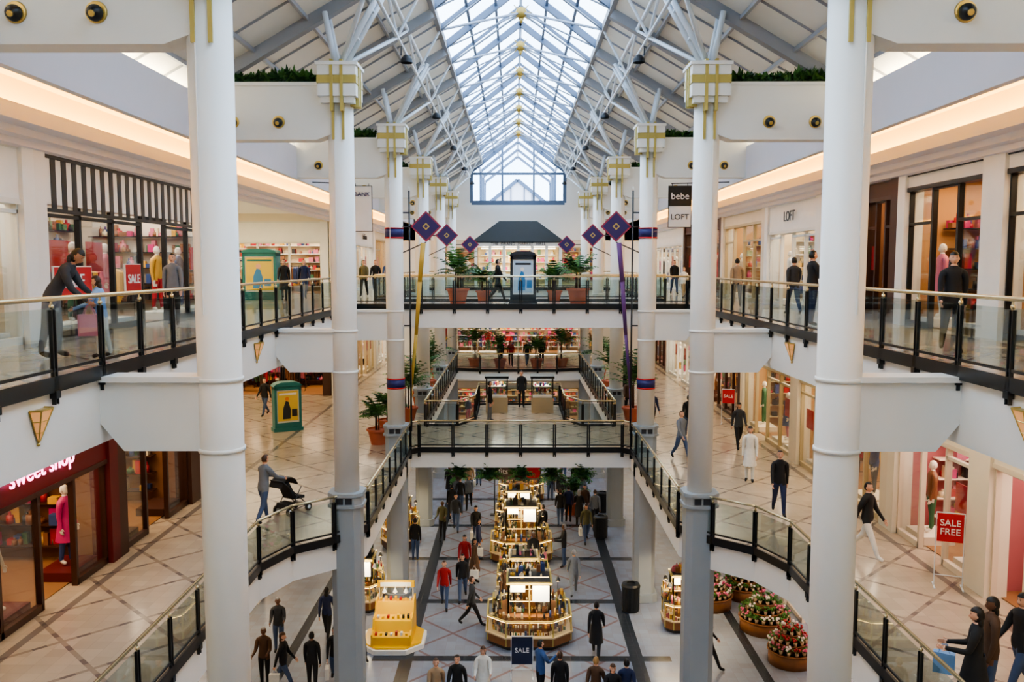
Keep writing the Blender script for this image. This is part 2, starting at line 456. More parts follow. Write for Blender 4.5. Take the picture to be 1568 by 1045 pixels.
# ---------------------------------------------------------------- people
def gen_pose(aL,aR,eL,eR,lL,lR,kL,kR,lean=0,head=0,out=.12):
    r=math.radians; J={}
    t=Vector((0,math.sin(r(lean)),math.cos(r(lean))))
    J['pel']=Vector((0,0,0)); J['spi']=t*.17; J['che']=t*.37; J['nkb']=t*.51; 
    hd=Vector((0,math.sin(r(lean*.6+head)),math.cos(r(lean*.6+head))))
    J['nck']=J['nkb']+(t+hd).normalized()*.07; J['hd0']=J['nck']+hd*.05; J['HC']=J['nck']+hd*.125; J['HD']=hd
    for S,a,e,x in (('L',aL,eL,-1),('R',aR,eR,1)):
        sh=J['nkb']-t*.06+Vector((.17*x,0,0)); d=Vector((out*x,math.sin(r(a)),-math.cos(r(a)))).normalized()
        el=sh+d*.28; d2=Vector((out*.3*x,math.sin(r(a+e)),-math.cos(r(a+e)))).normalized()
        wr=el+d2*.25; J['sh'+S]=sh; J['el'+S]=el; J['wr'+S]=wr; J['pa'+S]=wr+d2*.075; J['hd'+S]=d2
    for S,a,k,x in (('L',lL,kL,-1),('R',lR,kR,1)):
        hi=Vector((.09*x,0,-.04)); kn=hi+Vector((.01*x,math.sin(r(a)),-math.cos(r(a))))*.42
        an=kn+Vector((0,math.sin(r(a-k)),-math.cos(r(a-k))))*.41
        J['hi'+S]=hi; J['kn'+S]=kn; J['an'+S]=an
        ft=r(min(0,(a-k)+12)) if a-k<-12 else 0
        J['to'+S]=an+Vector((.02*x,.15*math.cos(ft)+.0,-.045+.12*math.sin(ft)))
    mz=min(J['anL'].z-.085,J['anR'].z-.085,J['toL'].z-.04,J['toR'].z-.04)
    for k in J:
        if k not in('HD','hdL','hdR'): J[k]=J[k]-Vector((0,0,mz))
    return J
POSES={'walk':(-22,24,14,18,24,-18,6,22),'walk2':(20,-24,20,10,-20,25,26,5),'stand':(4,-2,14,12,3,-4,2,3),
 'hands':(18,20,75,60,2,-3,2,2),'push':(42,42,30,30,18,-14,8,18,8),'bend':(28,20,20,30,8,-8,10,4,34,14),'talk':(5,30,12,95,4,-3,2,3),'chld':(35,8,35,10,5,-6,4,6,6,5)}
_pm={}
def person_mesh(pose,hair,coat,bag):
    key=(pose,hair,coat,bag)
    if key in _pm: return _pm[key]
    J=gen_pose(*POSES[pose])
    rad={'pel':(.155,.115),'spi':(.14,.108),'che':(.165,.118),'nkb':(.095,.08),'nck':(.054,.054),'hd0':(.052,.055)}
    for S in 'LR':
        rad.update({'sh'+S:(.078,.078),'el'+S:(.054,.054),'wr'+S:(.036,.034),'pa'+S:(.036,.03),'hi'+S:(.105,.11),'kn'+S:(.07,.07),'an'+S:(.048,.05),'to'+S:(.044,.036)})
    ed=[('pel','spi','T'),('spi','che','T'),('che','nkb','T'),('nkb','nck','S'),('nck','hd0','S')]
    for S in 'LR': ed+=[('nkb','sh'+S,'T'),('sh'+S,'el'+S,'T'),('el'+S,'wr'+S,'T'),('wr'+S,'pa'+S,'S'),('pel','hi'+S,'L'),('hi'+S,'kn'+S,'L'),('kn'+S,'an'+S,'L'),('an'+S,'to'+S,'F')]
    names=list(rad); vs=[J[k].copy() for k in names]; rr=[rad[k] for k in names]; es=[(names.index(a),names.index(c)) for a,c,_ in ed]
    segs=[(J[a],J[c],l) for a,c,l in ed]; roots=[names.index('pel')]
    for S,x in (('L',-1),('R',1)):
        d=J['hd'+S]; pa=J['pa'+S]; side=Vector((x,0,0)); side=(side-d*side.dot(d)).normalized(); ac=d.cross(side).normalized()
        if ac.y<0: ac=-ac
        for i,(o,L) in enumerate(((.027,.072),(.009,.08),(-.009,.074),(-.026,.06))):
            p=pa+ac*o; q1=p+d*.03; q2=q1+d*L*.5-side*.008; q3=q2+d*L*.42-side*.024
            n=len(vs); vs+=[p,q1,q2,q3]; rr+=[(.0105,.0105)]*2+[(.0095,.0095),(.0075,.0075)]; es+=[(n,n+1),(n+1,n+2),(n+2,n+3)]; roots.append(n); segs.append((p,q3,'S'))
        p=pa-d*.035+ac*.02; q1=p+ac*.03+d*.02; q2=q1+ac*.012+d*.035-side*.008
        n=len(vs); vs+=[p,q1,q2]; rr+=[(.012,.012),(.011,.011),(.008,.008)]; es+=[(n,n+1),(n+1,n+2)]; roots.append(n); segs.append((p,q2,'S'))
    me=bpy.data.meshes.new('figure_skeleton'); me.from_pydata([tuple(v) for v in vs],es,[])
    ob=bpy.data.objects.new('figure_skeleton',me); COL.objects.link(ob)
    sk=ob.modifiers.new('s','SKIN'); sk.use_smooth_shade=True; ss=ob.modifiers.new('b','SUBSURF'); ss.levels=1
    ld=me.skin_vertices[0].data
    for i,r in enumerate(rr): ld[i].radius=r; ld[i].use_root=(i in roots)
    dg=bpy.context.evaluated_depsgraph_get(); dg.update()
    ev=bpy.data.meshes.new_from_object(ob.evaluated_get(dg))
    b=MB(); b.v=[tuple(v.co) for v in ev.vertices]
    pelz=J['pel'].z
    for p in ev.polygons:
        c=p.center; best=9; lab='T'
        for a,q,l in segs:
            ab=q-a; t=max(0,min(1,(c-a).dot(ab)/max(1e-9,ab.length_squared))); dd=(c-(a+ab*t)).length
            if l=='T': dd-=.03
            if dd<best: best=dd; lab=l
        mi={'T':0,'L':1,'S':2,'F':4}[lab]
        if lab=='L' and c.z>pelz-.07: mi=0
        if lab=='T' and c.z<pelz-.09 and abs(c.x)<.16: mi=1
        b.f.append(tuple(p.vertices)); b.m.append(mi); b.s.append(True)
    bpy.data.objects.remove(ob); bpy.data.meshes.remove(ev)
    hc=J['HC']; up=J['HD']; fw=Vector((0,up.z,-up.y)); sd=Vector((1,0,0))
    def H(u,v,w): return hc+sd*u+fw*v+up*w
    def shell(scale,cond,mat,nose):
        nu,nv=18,14; idx={}
        for j in range(nv+1):
            th=math.pi*j/nv
            for k in range(nu):
                ph=2*math.pi*k/nu; u=math.sin(th)*math.cos(ph); v=math.sin(th)*math.sin(ph); w=math.cos(th)
                X=.076*u; Y=.094*v; Zz=.118*w
                if w<0: X*=1-.38*w*w; Y*=1-.25*w*w*(1 if v<0 else .4)
                if nose and v>.6 and abs(u)<.22 and -.45<w<.1: Y+=.024*(1-abs(w+.25)/.35 if abs(w+.25)<.35 else 0)
                if nose and v>.5 and .15<abs(u)<.5 and 0<w<.25: Y-=.007
                p=H(X*scale,Y*scale,Zz*scale); idx[(j,k)]=(len(b.v),u,v,w); b.v.append(tuple(p))
        for j in range(nv):
            for k in range(nu):
                q=[idx[(j,k)],idx[(j,(k+1)%nu)],idx[(j+1,(k+1)%nu)],idx[(j+1,k)]]
                cu,cv,cw=(sum(a[i] for a in q)/4 for i in (1,2,3))
                if cond(cu,cv,cw): b.f.append(tuple(a[0] for a in q)); b.m.append(mat); b.s.append(True)
    shell(1,lambda u,v,w:True,2,True)
    if hair=='long': shell(1.11,lambda u,v,w:w>.5 or (v<.15 and w>-.85),3,False)
    else: shell(1.08,lambda u,v,w:w>.55 or (v<.05 and w>-.35),3,False)
    if hair=='long':
        b.sph(H(0,-.05,-.11),(.075,.045,.10),3,10,7)
    for x in (-1,1):
        b.sph(H(.03*x,.082,.012),(.010,.006,.007),5,6,4); b.sph(H(.076*x,-.005,-.005),(.010,.018,.028),2,6,5)
        b.sph(H(.03*x,.086,.035),(.016,.004,.004),3,6,4)
    b.sph(H(0,.083,-.062),(.022,.006,.006),7,8,4)
    nk=J['nkb']; b.cyl(nk+Vector((0,0,-.01)),nk+(J['nck']-nk)*.75,.085,.068,12,0,caps=False)
    if coat:
        p=J['pel']; prev=None
        for (dz,rx,ry,dy) in ((.12,.165,.125,0),(0,.178,.15,0),(-.2,.195,.185,.0),(-.42,.215,.23,.0)):
            i=len(b.v); 
            for k in range(16):
                a=2*math.pi*k/16; b.v.append((p.x+rx*math.cos(a),p.y+dy+ry*math.sin(a),p.z+dz))
            if prev is not None:
                for k in range(16):
                    q=(k+1)%16; b.f.append((prev+k,prev+q,i+q,i+k)); b.m.append(0); b.s.append(True)
            prev=i
    if bag:
        h=J['paR']; 
        b.box(h.x-.05,h.x+.07,h.y-.15,h.y+.15,h.z-.5,h.z-.18,6)
        for x in (-.04,.06): b.tube([(h.x+x,h.y-.08,h.z-.18),(h.x+x*.4,h.y-.03,h.z-.05),(h.x+x*.4,h.y+.03,h.z-.05),(h.x+x,h.y+.08,h.z-.18)],.006,5,6)
    m=b.mesh('figure',[WHITE]*8,fix=False)
    _pm[key]=m; return m
C=lambda n,c,r=.8:M('cloth_'+n,c,r,var=.15,scale=12)
SK=[M('skin_light',(.86,.66,.55),.5),M('skin_tan',(.72,.52,.40),.5),M('skin_brown',(.45,.30,.22),.5)]
HR={'k':M('hair_black',(.09,.07,.06),.5),'b':M('hair_brown',(.28,.18,.11),.5),'l':M('hair_blond',(.65,.50,.30),.5),'g':M('hair_grey',(.6,.6,.6),.5)}
CL={'black':C('black',(.11,.11,.12)),'navy':C('navy',(.14,.18,.32)),'jean':C('denim',(.26,.33,.46)),'grey':C('grey',(.45,.47,.50)),
 'white':C('white',(.88,.87,.84)),'red':C('red',(.62,.12,.14)),'pink':C('pink',(.80,.50,.60)),'olive':C('olive',(.36,.35,.24)),'blue':C('blue',(.24,.36,.56)),
 'tan':C('tan',(.62,.53,.42)),'brown':C('brown',(.34,.24,.17)),'sky':C('sky',(.50,.66,.85)),'green':C('green',(.2,.4,.28)),'purple':C('purple',(.35,.2,.45)),'char':C('charcoal',(.22,.23,.25))}
LIP=M('lips',(.55,.25,.25),.5)
def person(x,y,z,face,pose='walk',jac='black',pan='jean',hair='k',hl='short',coat=False,h=1.74,skin=0,bag=None,name='shopper',shoes='black'):
    me=person_mesh(pose,hl,coat,bool(bag)); o=inst(name,me,(x,y,z),-face,h/1.74)
    ms=[CL[jac],CL[pan],SK[skin],HR[hair],CL[shoes],BLACK,CL[bag or 'black'],LIP]
    for i,m in enumerate(ms): o.material_slots[i].link='OBJECT'; o.material_slots[i].material=m
    return o
MANQ=M('mannequin_white',(.88,.85,.80),.3)
def mannequin(p,face,top,pan,coat=False):
    me=person_mesh('stand','short',coat,False); o=inst('mannequin',me,p,-face,1.0)
    for i,m in enumerate([top,pan,MANQ,MANQ,MANQ,MANQ,MANQ,MANQ]): o.material_slots[i].link='OBJECT'; o.material_slots[i].material=m

L1,L2,L3=0,5.3,10.6
person(-7.6,13.4,L3,80,'bend','char','grey','k','long',skin=1,h=1.85,bag='pink')
person(-6.85,13.5,L3,-95,'chld','sky','white','b','long',h=1.3)
person(7.3,14.5,L3,-160,'walk','black','black','k','long',skin=0)
person(7.0,20.6,L3,80,'hands','black','navy','k',h=1.8)
person(7.3,38,L3,180,'walk2','white','tan','l','long',h=1.4)
person(-9.7,35,L3,170,'walk','black','black','k',coat=True); person(-9.0,35.5,L3,160,'walk2','navy','jean','b')
person(-7.3,40,L3,180,'walk2','olive','black','b'); person(-6.8,40.3,L3,180,'walk','black','jean','k'); person(7.6,30,L3,10,'walk','tan','black')
person(-.9,34.2,L3,80,'walk','black','black','k'); person(-8.6,20.8,L3,170,'stand','grey','black'); person(-8.4,24,L3,0,'walk','black','jean')
person(-10.8,31.5,L3,120,'walk','brown','jean'); person(-7.4,48,L3,180,'walk','blue','black'); person(-13,38,L3,180,'walk','black','tan'); person(-12.2,40,L3,0,'walk2','navy','black')
person(8.1,25.4,L3,0,'walk','char','jean'); person(7.8,43,L3,180,'walk','black','jean')
person(-6.85,21.9,L2,30,'push','grey','jean','b',h=1.8)
person(5.6,29.3,L2,150,'walk','grey','jean','b'); person(5.4,34.5,L2,170,'walk2','navy','black'); person(7.15,26.2,L2,200,'stand','white','white','k','long',coat=True)
person(7.0,22.7,L2,190,'walk','black','navy','b',h=1.8); person(8.0,19.3,L2,140,'walk2','black','white','k',h=1.8,shoes='white')
person(6.6,12.0,L2,-60,'hands','black','black','k','long',coat=True,bag='sky'); person(7.05,12.4,L2,-80,'stand','brown','jean','k','long',skin=2); person(7.7,12.7,L2,-100,'walk','black','jean','k','long')
person(4.9,38,L2,180,'walk','brown','black'); person(-5.5,38,L2,0,'walk','black','jean'); person(-.5,57,L2,180,'walk','red','black'); person(.6,57.5,L2,170,'walk2','black','jean')
person(-1.2,57.3,L2,0,'stand','navy','black'); person(1.6,58,L2,0,'stand','black','black'); person(0.1,40.2,L2,180,'stand','black','black'); person(-1.3,36.5,L2,90,'stand','black','grey')
person(-11.5,38,L2,200,'walk','black','jean'); person(-6.2,45,L2,180,'walk','tan','jean'); person(6,46,L2,180,'walk','black','jean'); person(6.6,46.4,L2,175,'walk2','pink','black','l','long')
person(6.6,33.0,L2,10,'walk','black','jean'); person(8.1,31.2,L2,180,'walk2','char','black','k','long'); person(5.3,41.5,L2,0,'walk','black','black')
person(-2.7,29.1,L1,180,'walk','red','jean','b'); person(-2.1,29.8,L1,178,'walk2','black','jean','k'); person(-2.15,32,L1,180,'walk','red','black','k','long')
person(2.3,25.3,L1,10,'walk','black','black','k',coat=True,h=1.8); person(1.95,30.3,L1,0,'walk2','grey','grey','g')
person(-1.07,22.2,L1,180,'hands','white','black','b','long',coat=True); person(-1.75,21.8,L1,190,'walk','black','jean','k'); person(-2.3,21.6,L1,170,'walk','tan','jean','b')
person(.5,22.6,L1,60,'talk','blue','black','k'); person(1.0,21.9,L1,0,'stand','black','jean','b'); person(1.95,21.7,L1,20,'walk','brown','jean','l'); person(2.75,21.6,L1,0,'walk2','navy','black','k'); person(2.35,21.3,L1,180,'walk','black','tan','b','long')
PL=[(-2.9,41,180,'black','jean'),(-2.5,41.4,180,'grey','black'),(-3.2,39.5,0,'black','black'),(-3.4,36.6,190,'olive','black'),(-1.9,36,170,'black','jean'),
    (1.9,38.8,0,'black','jean'),(2.3,39.2,0,'navy','black'),(2.75,38.5,10,'black','black'),(3.1,39.6,180,'brown','jean'),(3.5,38.7,0,'grey','black'),(2.1,42,180,'char','black'),(1.6,43,180,'navy','jean'),(1.8,45,0,'tan','black'),
    (-6.8,23.2,90,'black','jean'),(-5.95,23.1,0,'black','black'),(-7.4,23.4,180,'brown','black'),(-5.4,23.6,170,'black','jean'),(-4.6,32.4,180,'navy','jean'),(-4.3,34,0,'black','jean'),(-2.2,46,180,'grey','jean'),(-1.6,48,180,'black','black'),(5.6,24.5,90,'black','black'),
    (-1.75,31.4,100,'brown','black'),(1.75,33.2,-90,'black','jean'),(-2.9,37.9,180,'char','jean'),(2.9,36.3,175,'olive','jean'),
    (-4.9,34.4,200,'char','black'),(-3.6,43.3,180,'black','jean'),(-2.6,44.1,0,'tan','jean'),(3.0,44.2,180,'black','black'),(2.5,47,180,'black','jean'),(-3.3,49,0,'blue','black'),(-5.0,25.2,150,'grey','black'),
    (-1.65,27.6,80,'char','black'),(-1.7,33.9,90,'navy','jean'),(.5,32.2,180,'black','black'),(-.5,28.7,0,'brown','jean'),(-.6,36.0,160,'char','jean'),(1.0,36.0,-40,'black','black'),(-7.6,25.6,170,'char','jean'),(-6.3,26.6,0,'navy','black')]
for i,(x,y,f,j,p) in enumerate(PL):
    person(x,y,L1,f,('walk','walk2','stand','hands')[i%4],j,p,'kbkg'[i%4],('short','long')[i%3==1],coat=(i%5==2),skin=(0,0,1,2)[i%4],bag=(None,'white',None)[i%3])

# ---------------------------------------------------------------- shops
GCOL=[M('goods_%d'%i,c,.5,var=.1) for i,c in enumerate([(.66,.14,.18),(.80,.74,.62),(.76,.42,.50),(.20,.28,.48),(.80,.62,.25),(.24,.40,.28),(.14,.13,.14),(.50,.33,.22),(.74,.18,.44),(.88,.87,.84)])]
SALE=M('sale_red',(.72,.10,.14),.5)
def goods(b,x0,x1,y0,y1,z,n,hs=(.08,.25),ms=range(2,12),ws=(.04,.1)):
    for i in range(n):
        x=R.uniform(x0,x1); y=R.uniform(y0,y1); h=R.uniform(*hs); w=R.uniform(*ws); m=R.choice(list(ms))
        if R.random()<.5: b.box(x-w,x+w,y-w,y+w,z,z+h,m)
        else:
            b.cyl((x,y,z),(x,y,z+h*.7),w,w*.9,7,m); b.cyl((x,y,z+h*.7),(x,y,z+h),w*.4,w*.35,6,m)
def rack(b,x,y,z,L,ms,m0=1):
    b.cyl((x-L/2,y,z+1.4),(x+L/2,y,z+1.4),.015,.015,6,m0)
    for q in (-L/2,L/2): b.cyl((x+q,y,z),(x+q,y,z+1.4),.015,.015,6,m0); b.box(x+q-.02,x+q+.02,y-.22,y+.22,z,z+.03,m0)
    n=int(L/.09); m=R.choice(ms)
    for i in range(n):
        if i%3==0: m=R.choice(ms)
        q=x-L/2+.06+i*.09; l=R.uniform(.65,.95)
        b.prism([(y-.04,z+1.38),(y-.2,z+1.3),(y-.17,z+1.38-l),(y+.17,z+1.38-l),(y+.2,z+1.3),(y+.04,z+1.38)],'x',q-.02,q+.02,m)
STY={
 'stripe':dict(fr=BLACK,hd='stripe',iw=(.84,.80,.74),lc=(1,.90,.76)),
 'black':dict(fr=BLACK,hd=(.93,.92,.88),iw=(.72,.54,.36),lc=(1,.72,.42),hh=.35),
 'white':dict(fr=M('frame_white',(.90,.90,.87),.4),hd=(.94,.94,.92),iw=(.84,.77,.66),lc=(1,.86,.66)),
 'red':dict(fr=WOOD,hd=(.36,.06,.08),iw=(.52,.34,.20),lc=(1,.70,.42)),
 'wood':dict(fr=WOOD,hd=(.26,.14,.09),iw=(.52,.36,.24),lc=(1,.70,.42),hh=.45),
 'pink':dict(fr=M('frame_cream',(.88,.83,.75),.4),hd=(.90,.87,.80),iw=(.66,.38,.40),lc=(1,.76,.62),hh=.6),
 'beige':dict(fr=M('frame_champagne',(.76,.70,.56),.4,.3),hd=(.88,.84,.76),iw=(.70,.56,.40),lc=(1,.80,.54),hh=.5),
}
def shop(T,y0,y1,z,style,H=3.7,sign=None,trot=(90,0,90),en=220,depth=5.0,open_front=False,signcol=None,palette=None):
    st=STY[style]; W=y1-y0; b=MB(T); pal=palette or [4,5,6,7,8,9,10,10,11,11,12,7,4]
    hdm=M('header_'+style,st['hd'],.5) if st['hd']!='stripe' else WHITE
    iwm=M('interior_'+style,st['iw'],.7)
    mats=[st['fr'],hdm,iwm,SGLASS]+GCOL+[EMC,WOODF,BLACK,SALE]
    hh=1.0 if sign else st.get('hh',1.0)
    hz=z+H-hh
    b.box(y0,y1,-.04,.25,hz,z+H+.02,1)
    if st['hd']=='stripe':
        k=int(W/.42)
        for i in range(k):
            q=y0+.3+i*(W-.6)/k; b.box(q,q+.19,-.052,-.04,hz-.1,z+H-.1,0)
        b.box(y0+.2,y1-.2,-.07,-.04,hz-.16,hz-.08,0); b.box(y0+.2,y1-.2,-.07,-.04,z+H-.1,z+H-.02,0)
    else:
        b.box(y0,y1,-.07,.25,hz-.08,hz+.02,0); b.box(y0,y1,-.07,.2,z+H-.06,z+H,0)
    for q in (y0,y1-.4): b.box(q,q+.4,-.12,.35,z,z+H,1)
    n=max(3,round((W-.8)/1.45)); step=(W-.8)/n; door=n//2
    for i in range(n+1):
        q=y0+.4+i*step; b.box(q-.045,q+.045,0,.12,z,hz,0)
    for i in range(n):
        q=y0+.4+i*step
        if i!=door and not (open_front and abs(i-door)<=1):
            b.box(q,q+step,.05,.07,z+.12,hz,3); b.box(q,q+step,0,.12,z,z+.14,0)
            b.box(q,q+step,0,.10,z+2.45,z+2.52,0)
            b.box(q+.1,q+step-.1,.2,.95,z+.02,z+.22,1)
            if R.random()<.3: b.box(q+step*.25,q+step*.75,.09,.1,z+1.35,z+2.0,17)
        else: b.box(q,q+step,0,.12,hz-.12,hz,0)
    for q in (y0,y1-.06): b.box(q,q+.06,.35,depth,z,z+H+.1,2)
    b.box(y0,y1,depth,depth+.1,z,z+H+.1,2); b.box(y0,y1,.25,depth,z+.005,z+.02,15)
    b.box(y0,y1,.25,depth,z+H+.02,z+H+.1,2)
    for k in range(int(W/1.6)):
        for d in (1.4,3.2): q=y0+.8+k*1.6; b.box(q-.3,q+.3,d-.08,d+.08,z+H-.01,z+H+.02,14)
    for zz in (.3,.75,1.2,1.65,2.1,2.55):
        b.box(y0+.3,y1-.3,depth-.45,depth,z+zz-.03,z+zz,0)
        goods(b,y0+.4,y1-.4,depth-.38,depth-.1,z+zz,int(W*4.5),ms=pal,hs=(.12,.36),ws=(.05,.13))
    for q in (y0+.1,y1-.45):
        for zz in (.4,.9,1.4,1.9,2.4):
            b.box(q,q+.35,1.0,depth-.7,z+zz-.03,z+zz,0); goods(b,q+.05,q+.3,1.1,depth-.8,z+zz,20,ms=pal,hs=(.12,.38),ws=(.05,.12))
    k=max(1,int((W-1.5)/2.0))
    for i in range(k):
        q=y0+1.3+i*2.0
        rack(b,q,1.6,z,1.3,pal,16); rack(b,q+.6,3.9,z,1.2,pal,16)
        b.box(q-.5,q+.5,2.6,3.3,z+.72,z+.78,0)
        for a in (-.45,.41):
            for c in (2.64,3.22): b.box(q+a,q+a+.04,c,c+.04,z,z+.72,0)
        goods(b,q-.42,q+.42,2.7,3.2,z+.78,12,ms=pal)
    b.obj('storefront',mats)
    for i in range(n):
        if R.random()<.8 and not (i==door or (open_front and abs(i-door)<=1)):
            q=y0+.4+(i+.5)*step; x,y,_=T(q,.58,0)
            mannequin((x,y,z+.22),{90:90,-90:-90,0:180}[trot[2]]+R.uniform(-20,20),R.choice(GCOL),R.choice(GCOL),R.random()<.4)
    x,y,_=T((y0+y1)/2,depth*.45,0)
    sx,sy=(depth-1.5,W-1) if trot[2]!=0 else (W-1,depth-1.5)
    area('shop_light',(x,y,z+H-.15),sx,sy,en*W/6,st['lc'])
    if sign:
        x,y,_=T((y0+y1)/2,-.14,0)
        text(sign,(x,y,z+H-.52),trot,.5,signcol or BLACK,name='shop_sign')
TL=lambda u,d,z:(-9.5-d,u,z)
TR=lambda u,d,z:(9.5+d,u,z)
NEON=M('neon_pink',(1,.55,.75),.5,emit=7); WSIG=M('sign_white',(.95,.95,.95),.4)
rl=(90,0,90); rr_=(90,0,-90)
shop(TL,13,16.3,L3,'white',trot=rl); shop(TL,16.3,27.6,L3,'stripe',trot=rl,en=190)
shop(TL,48.5,56,L3,'white',trot=rl,sign='fashion'); shop(TL,56,63.5,L3,'beige',trot=rl)
shop(TR,13,17.2,L3,'black',trot=rr_); shop(TR,17.2,21.5,L3,'black',trot=rr_); shop(TR,21.5,24,L3,'wood',trot=rr_); shop(TR,24,27,L3,'black',trot=rr_)
shop(TR,27,33,L3,'white',trot=rr_,sign='LOFT'); shop(TR,33,40,L3,'beige',trot=rr_); shop(TR,40,49,L3,'wood',trot=rr_); shop(TR,49,63.5,L3,'white',trot=rr_)
shop(TL,13,19.2,L2,'red',H=3.4,trot=rl,sign='sweet shop',signcol=NEON,en=180); shop(TL,19.2,24,L2,'wood',H=3.4,trot=rl,en=180); shop(TL,24,27.6,L2,'wood',H=3.4,trot=rl,en=180)
shop(TL,48.5,56,L2,'beige',H=3.4,trot=rl); shop(TL,56,63.5,L2,'white',H=3.4,trot=rl)
pk=[4,6,6,12,5,13,10,8]
shop(TR,13,17.2,L2,'pink',H=3.4,trot=rr_,palette=[12,12,6,10,4],open_front=True,en=220); shop(TR,17.2,21.5,L2,'pink',H=3.4,trot=rr_,palette=pk,en=240)
shop(TR,21.5,29,L2,'beige',H=3.4,trot=rr_,palette=pk+[7,8,11]); shop(TR,29,36,L2,'beige',H=3.4,trot=rr_)
shop(TR,36,45,L2,'wood',H=3.4,trot=rr_); shop(TR,45,54,L2,'white',H=3.4,trot=rr_); shop(TR,54,63.5,L2,'red',H=3.4,trot=rr_)
for T,tr,sts in ((TL,rl,['wood','beige','red','white','beige','wood']),(TR,rr_,['beige','pink','white','wood','beige','red'])):
    for i,sn in enumerate(sts): y0=13+i*8.4; shop(T,y0,y0+8.4,L1,sn,H=3.3,trot=tr,open_front=(i%2==1),en=190)
TN=lambda u,d,z:(u,44+d,z)
shop(TN,-21.5,-15.5,L3,'white',trot=(90,0,0),sign='home',open_front=True,depth=4); shop(TN,-15.5,-9.8,L3,'white',trot=(90,0,0),depth=4,open_front=True)
shop(TN,-21.5,-15.5,L2,'wood',H=3.4,trot=(90,0,0),depth=4,open_front=True); shop(TN,-15.5,-9.8,L2,'wood',H=3.4,trot=(90,0,0),depth=4,open_front=True)
for z in (14.5,9.4): area('hall_light',(-15,36,z),9,12,700 if z>10 else 450,(1,.80,.50))

b=MB()
for z0,z1 in ((13.9,16.6),(8.6,10.6),(3.3,5.3)): b.box(-15,15,YE,YE+.3,z0,z1,0)
for s in (-1,1):
    b.box(*sorted((3.4*s,9.0*s)),YE,YE+.3,16.6,19.2,0)
    b.box(*sorted((6.5*s,9.75*s)),YE,YE+.3,0,16,0)
b.obj('wall_front',[WHITE])
TE=lambda u,d,z:(u,YE+.1+d,z)
for z,sn in ((L1,'beige'),(L2,'white'),(L3,'beige')): shop(TE,-6.5,6.5,z,sn,H=3.3,trot=(90,0,0),depth=4,open_front=True)

b=MB(); w=.17; zt=21.5; zb=16.6; xx=3.4; yq=63.0
for s in (-1,1):
    b.bar((0,yq,zt),(xx*s,yq,zt-.77*xx),w,w*1.6,0); b.bar((xx*s,yq,zt-.77*xx),(xx*s,yq,zb),w*1.4,w*1.4,0)
    b.bar((1.15*s,yq,zt-.9),(1.15*s,yq,zb),w*.8,w*.8,0)
b.bar((-xx,yq,zb),(xx,yq,zb),w,w*1.8,0); b.bar((-xx,yq,18.7),(xx,yq,18.7),w*.7,w,0)
g=b.obj('window_2',[MULL])
b=MB(); b.face([(-3.4,63.05,16.6),(3.4,63.05,16.6),(3.4,63.05,18.88),(0,63.05,21.5),(-3.4,63.05,18.88)],0); b.obj('pane',[ROOFG],parent=g,fix=False)
b=MB()
for yy in (67.5,72,76.5):
    for s in (-1,1):
        b.bar((0,yy,RZ),(2.9*s,yy,RZ-2.25),.16,.2,1); b.bar((2.9*s,yy,RZ-2.25),(2.9*s,yy,13),.2,.2,1)
for s in (-1,1): b.bar((2.9*s,64.5,RZ-2.25),(2.9*s,78,RZ-2.25),.16,.2,1); b.bar((1.45*s,64.5,RZ-1.12),(1.45*s,78,RZ-1.12),.07,.1,1)
b.bar((0,64.5,RZ),(0,78,RZ),.12,.16,1)
b.prism([(-2.6,17.5),(0,19.6),(2.6,17.5),(2.6,12),(-2.6,12)],'y',78,79,0)
for s in (-1,1):
    b.bar((0,77.9,19.7),(3.0*s,77.9,17.3),.2,.3,1)
    for x in (.6,1.3,2.0): b.bar((x*s,77.95,12),(x*s,77.95,19.5-x*.8),.08,.08,1)
for z in (14,15.5,17.0): b.bar((-2.6,77.95,z),(2.6,77.95,z),.08,.08,1)
b.obj('roof_lantern',[LILAC,MULL])

# ---------------------------------------------------------------- pavilion at the far end
b=MB(); z=L3
def hip(x0,x1,y0,y1,z0,z1,ins,m):
    p=[(x0,y0,z0),(x1,y0,z0),(x1,y1,z0),(x0,y1,z0)]; q=[(x0+ins,y0+ins*.5,z1),(x1-ins,y0+ins*.5,z1),(x1-ins,y1-ins*.5,z1),(x0+ins,y1-ins*.5,z1)]
    b.hexa(p+q,m)
hip(-3.2,3.2,58.4,63,z+3.05,z+4.5,1.9,0)
b.box(-3.1,3.1,58.5,62.9,z+2.75,z+3.05,1); b.box(-3.2,3.2,58.4,58.5,z+3.0,z+3.08,0)
for i in range(7):
    x=-2.9+i*.966; b.box(x-.1,x+.1,58.6,58.8,z,z+2.75,1)
b.box(-2.9,-1.2,58.66,58.72,z+.2,z+2.7,3); b.box(1.2,2.9,58.66,58.72,z+.2,z+2.7,3)
b.box(-2.9,2.9,62.6,62.8,z,z+2.75,2)
for zz in (.5,1.1,1.7,2.2): b.box(-2.7,2.7,62.2,62.6,z+zz-.04,z+zz,1); goods(b,-2.6,2.6,62.3,62.5,z+zz,24,ms=range(4,14),hs=(.15,.4),ws=(.05,.14))
b.box(-2.6,2.6,60,61,z+2.6,z+2.64,14)
pv=b.obj('pavilion_shop',[M('slate_roof',(.16,.18,.19),.8),WHITE,M('interior_cream',(.92,.82,.62),.6),SGLASS]+GCOL+[EMC])
text('THE  GRAND  MARKET  HALL',(0,58.47,z+2.9),(90,0,0),.26,BLACK,parent=pv,width=1.1)
area('pavilion_light',(0,60.6,z+2.5),5,3,200,(1,.85,.6))

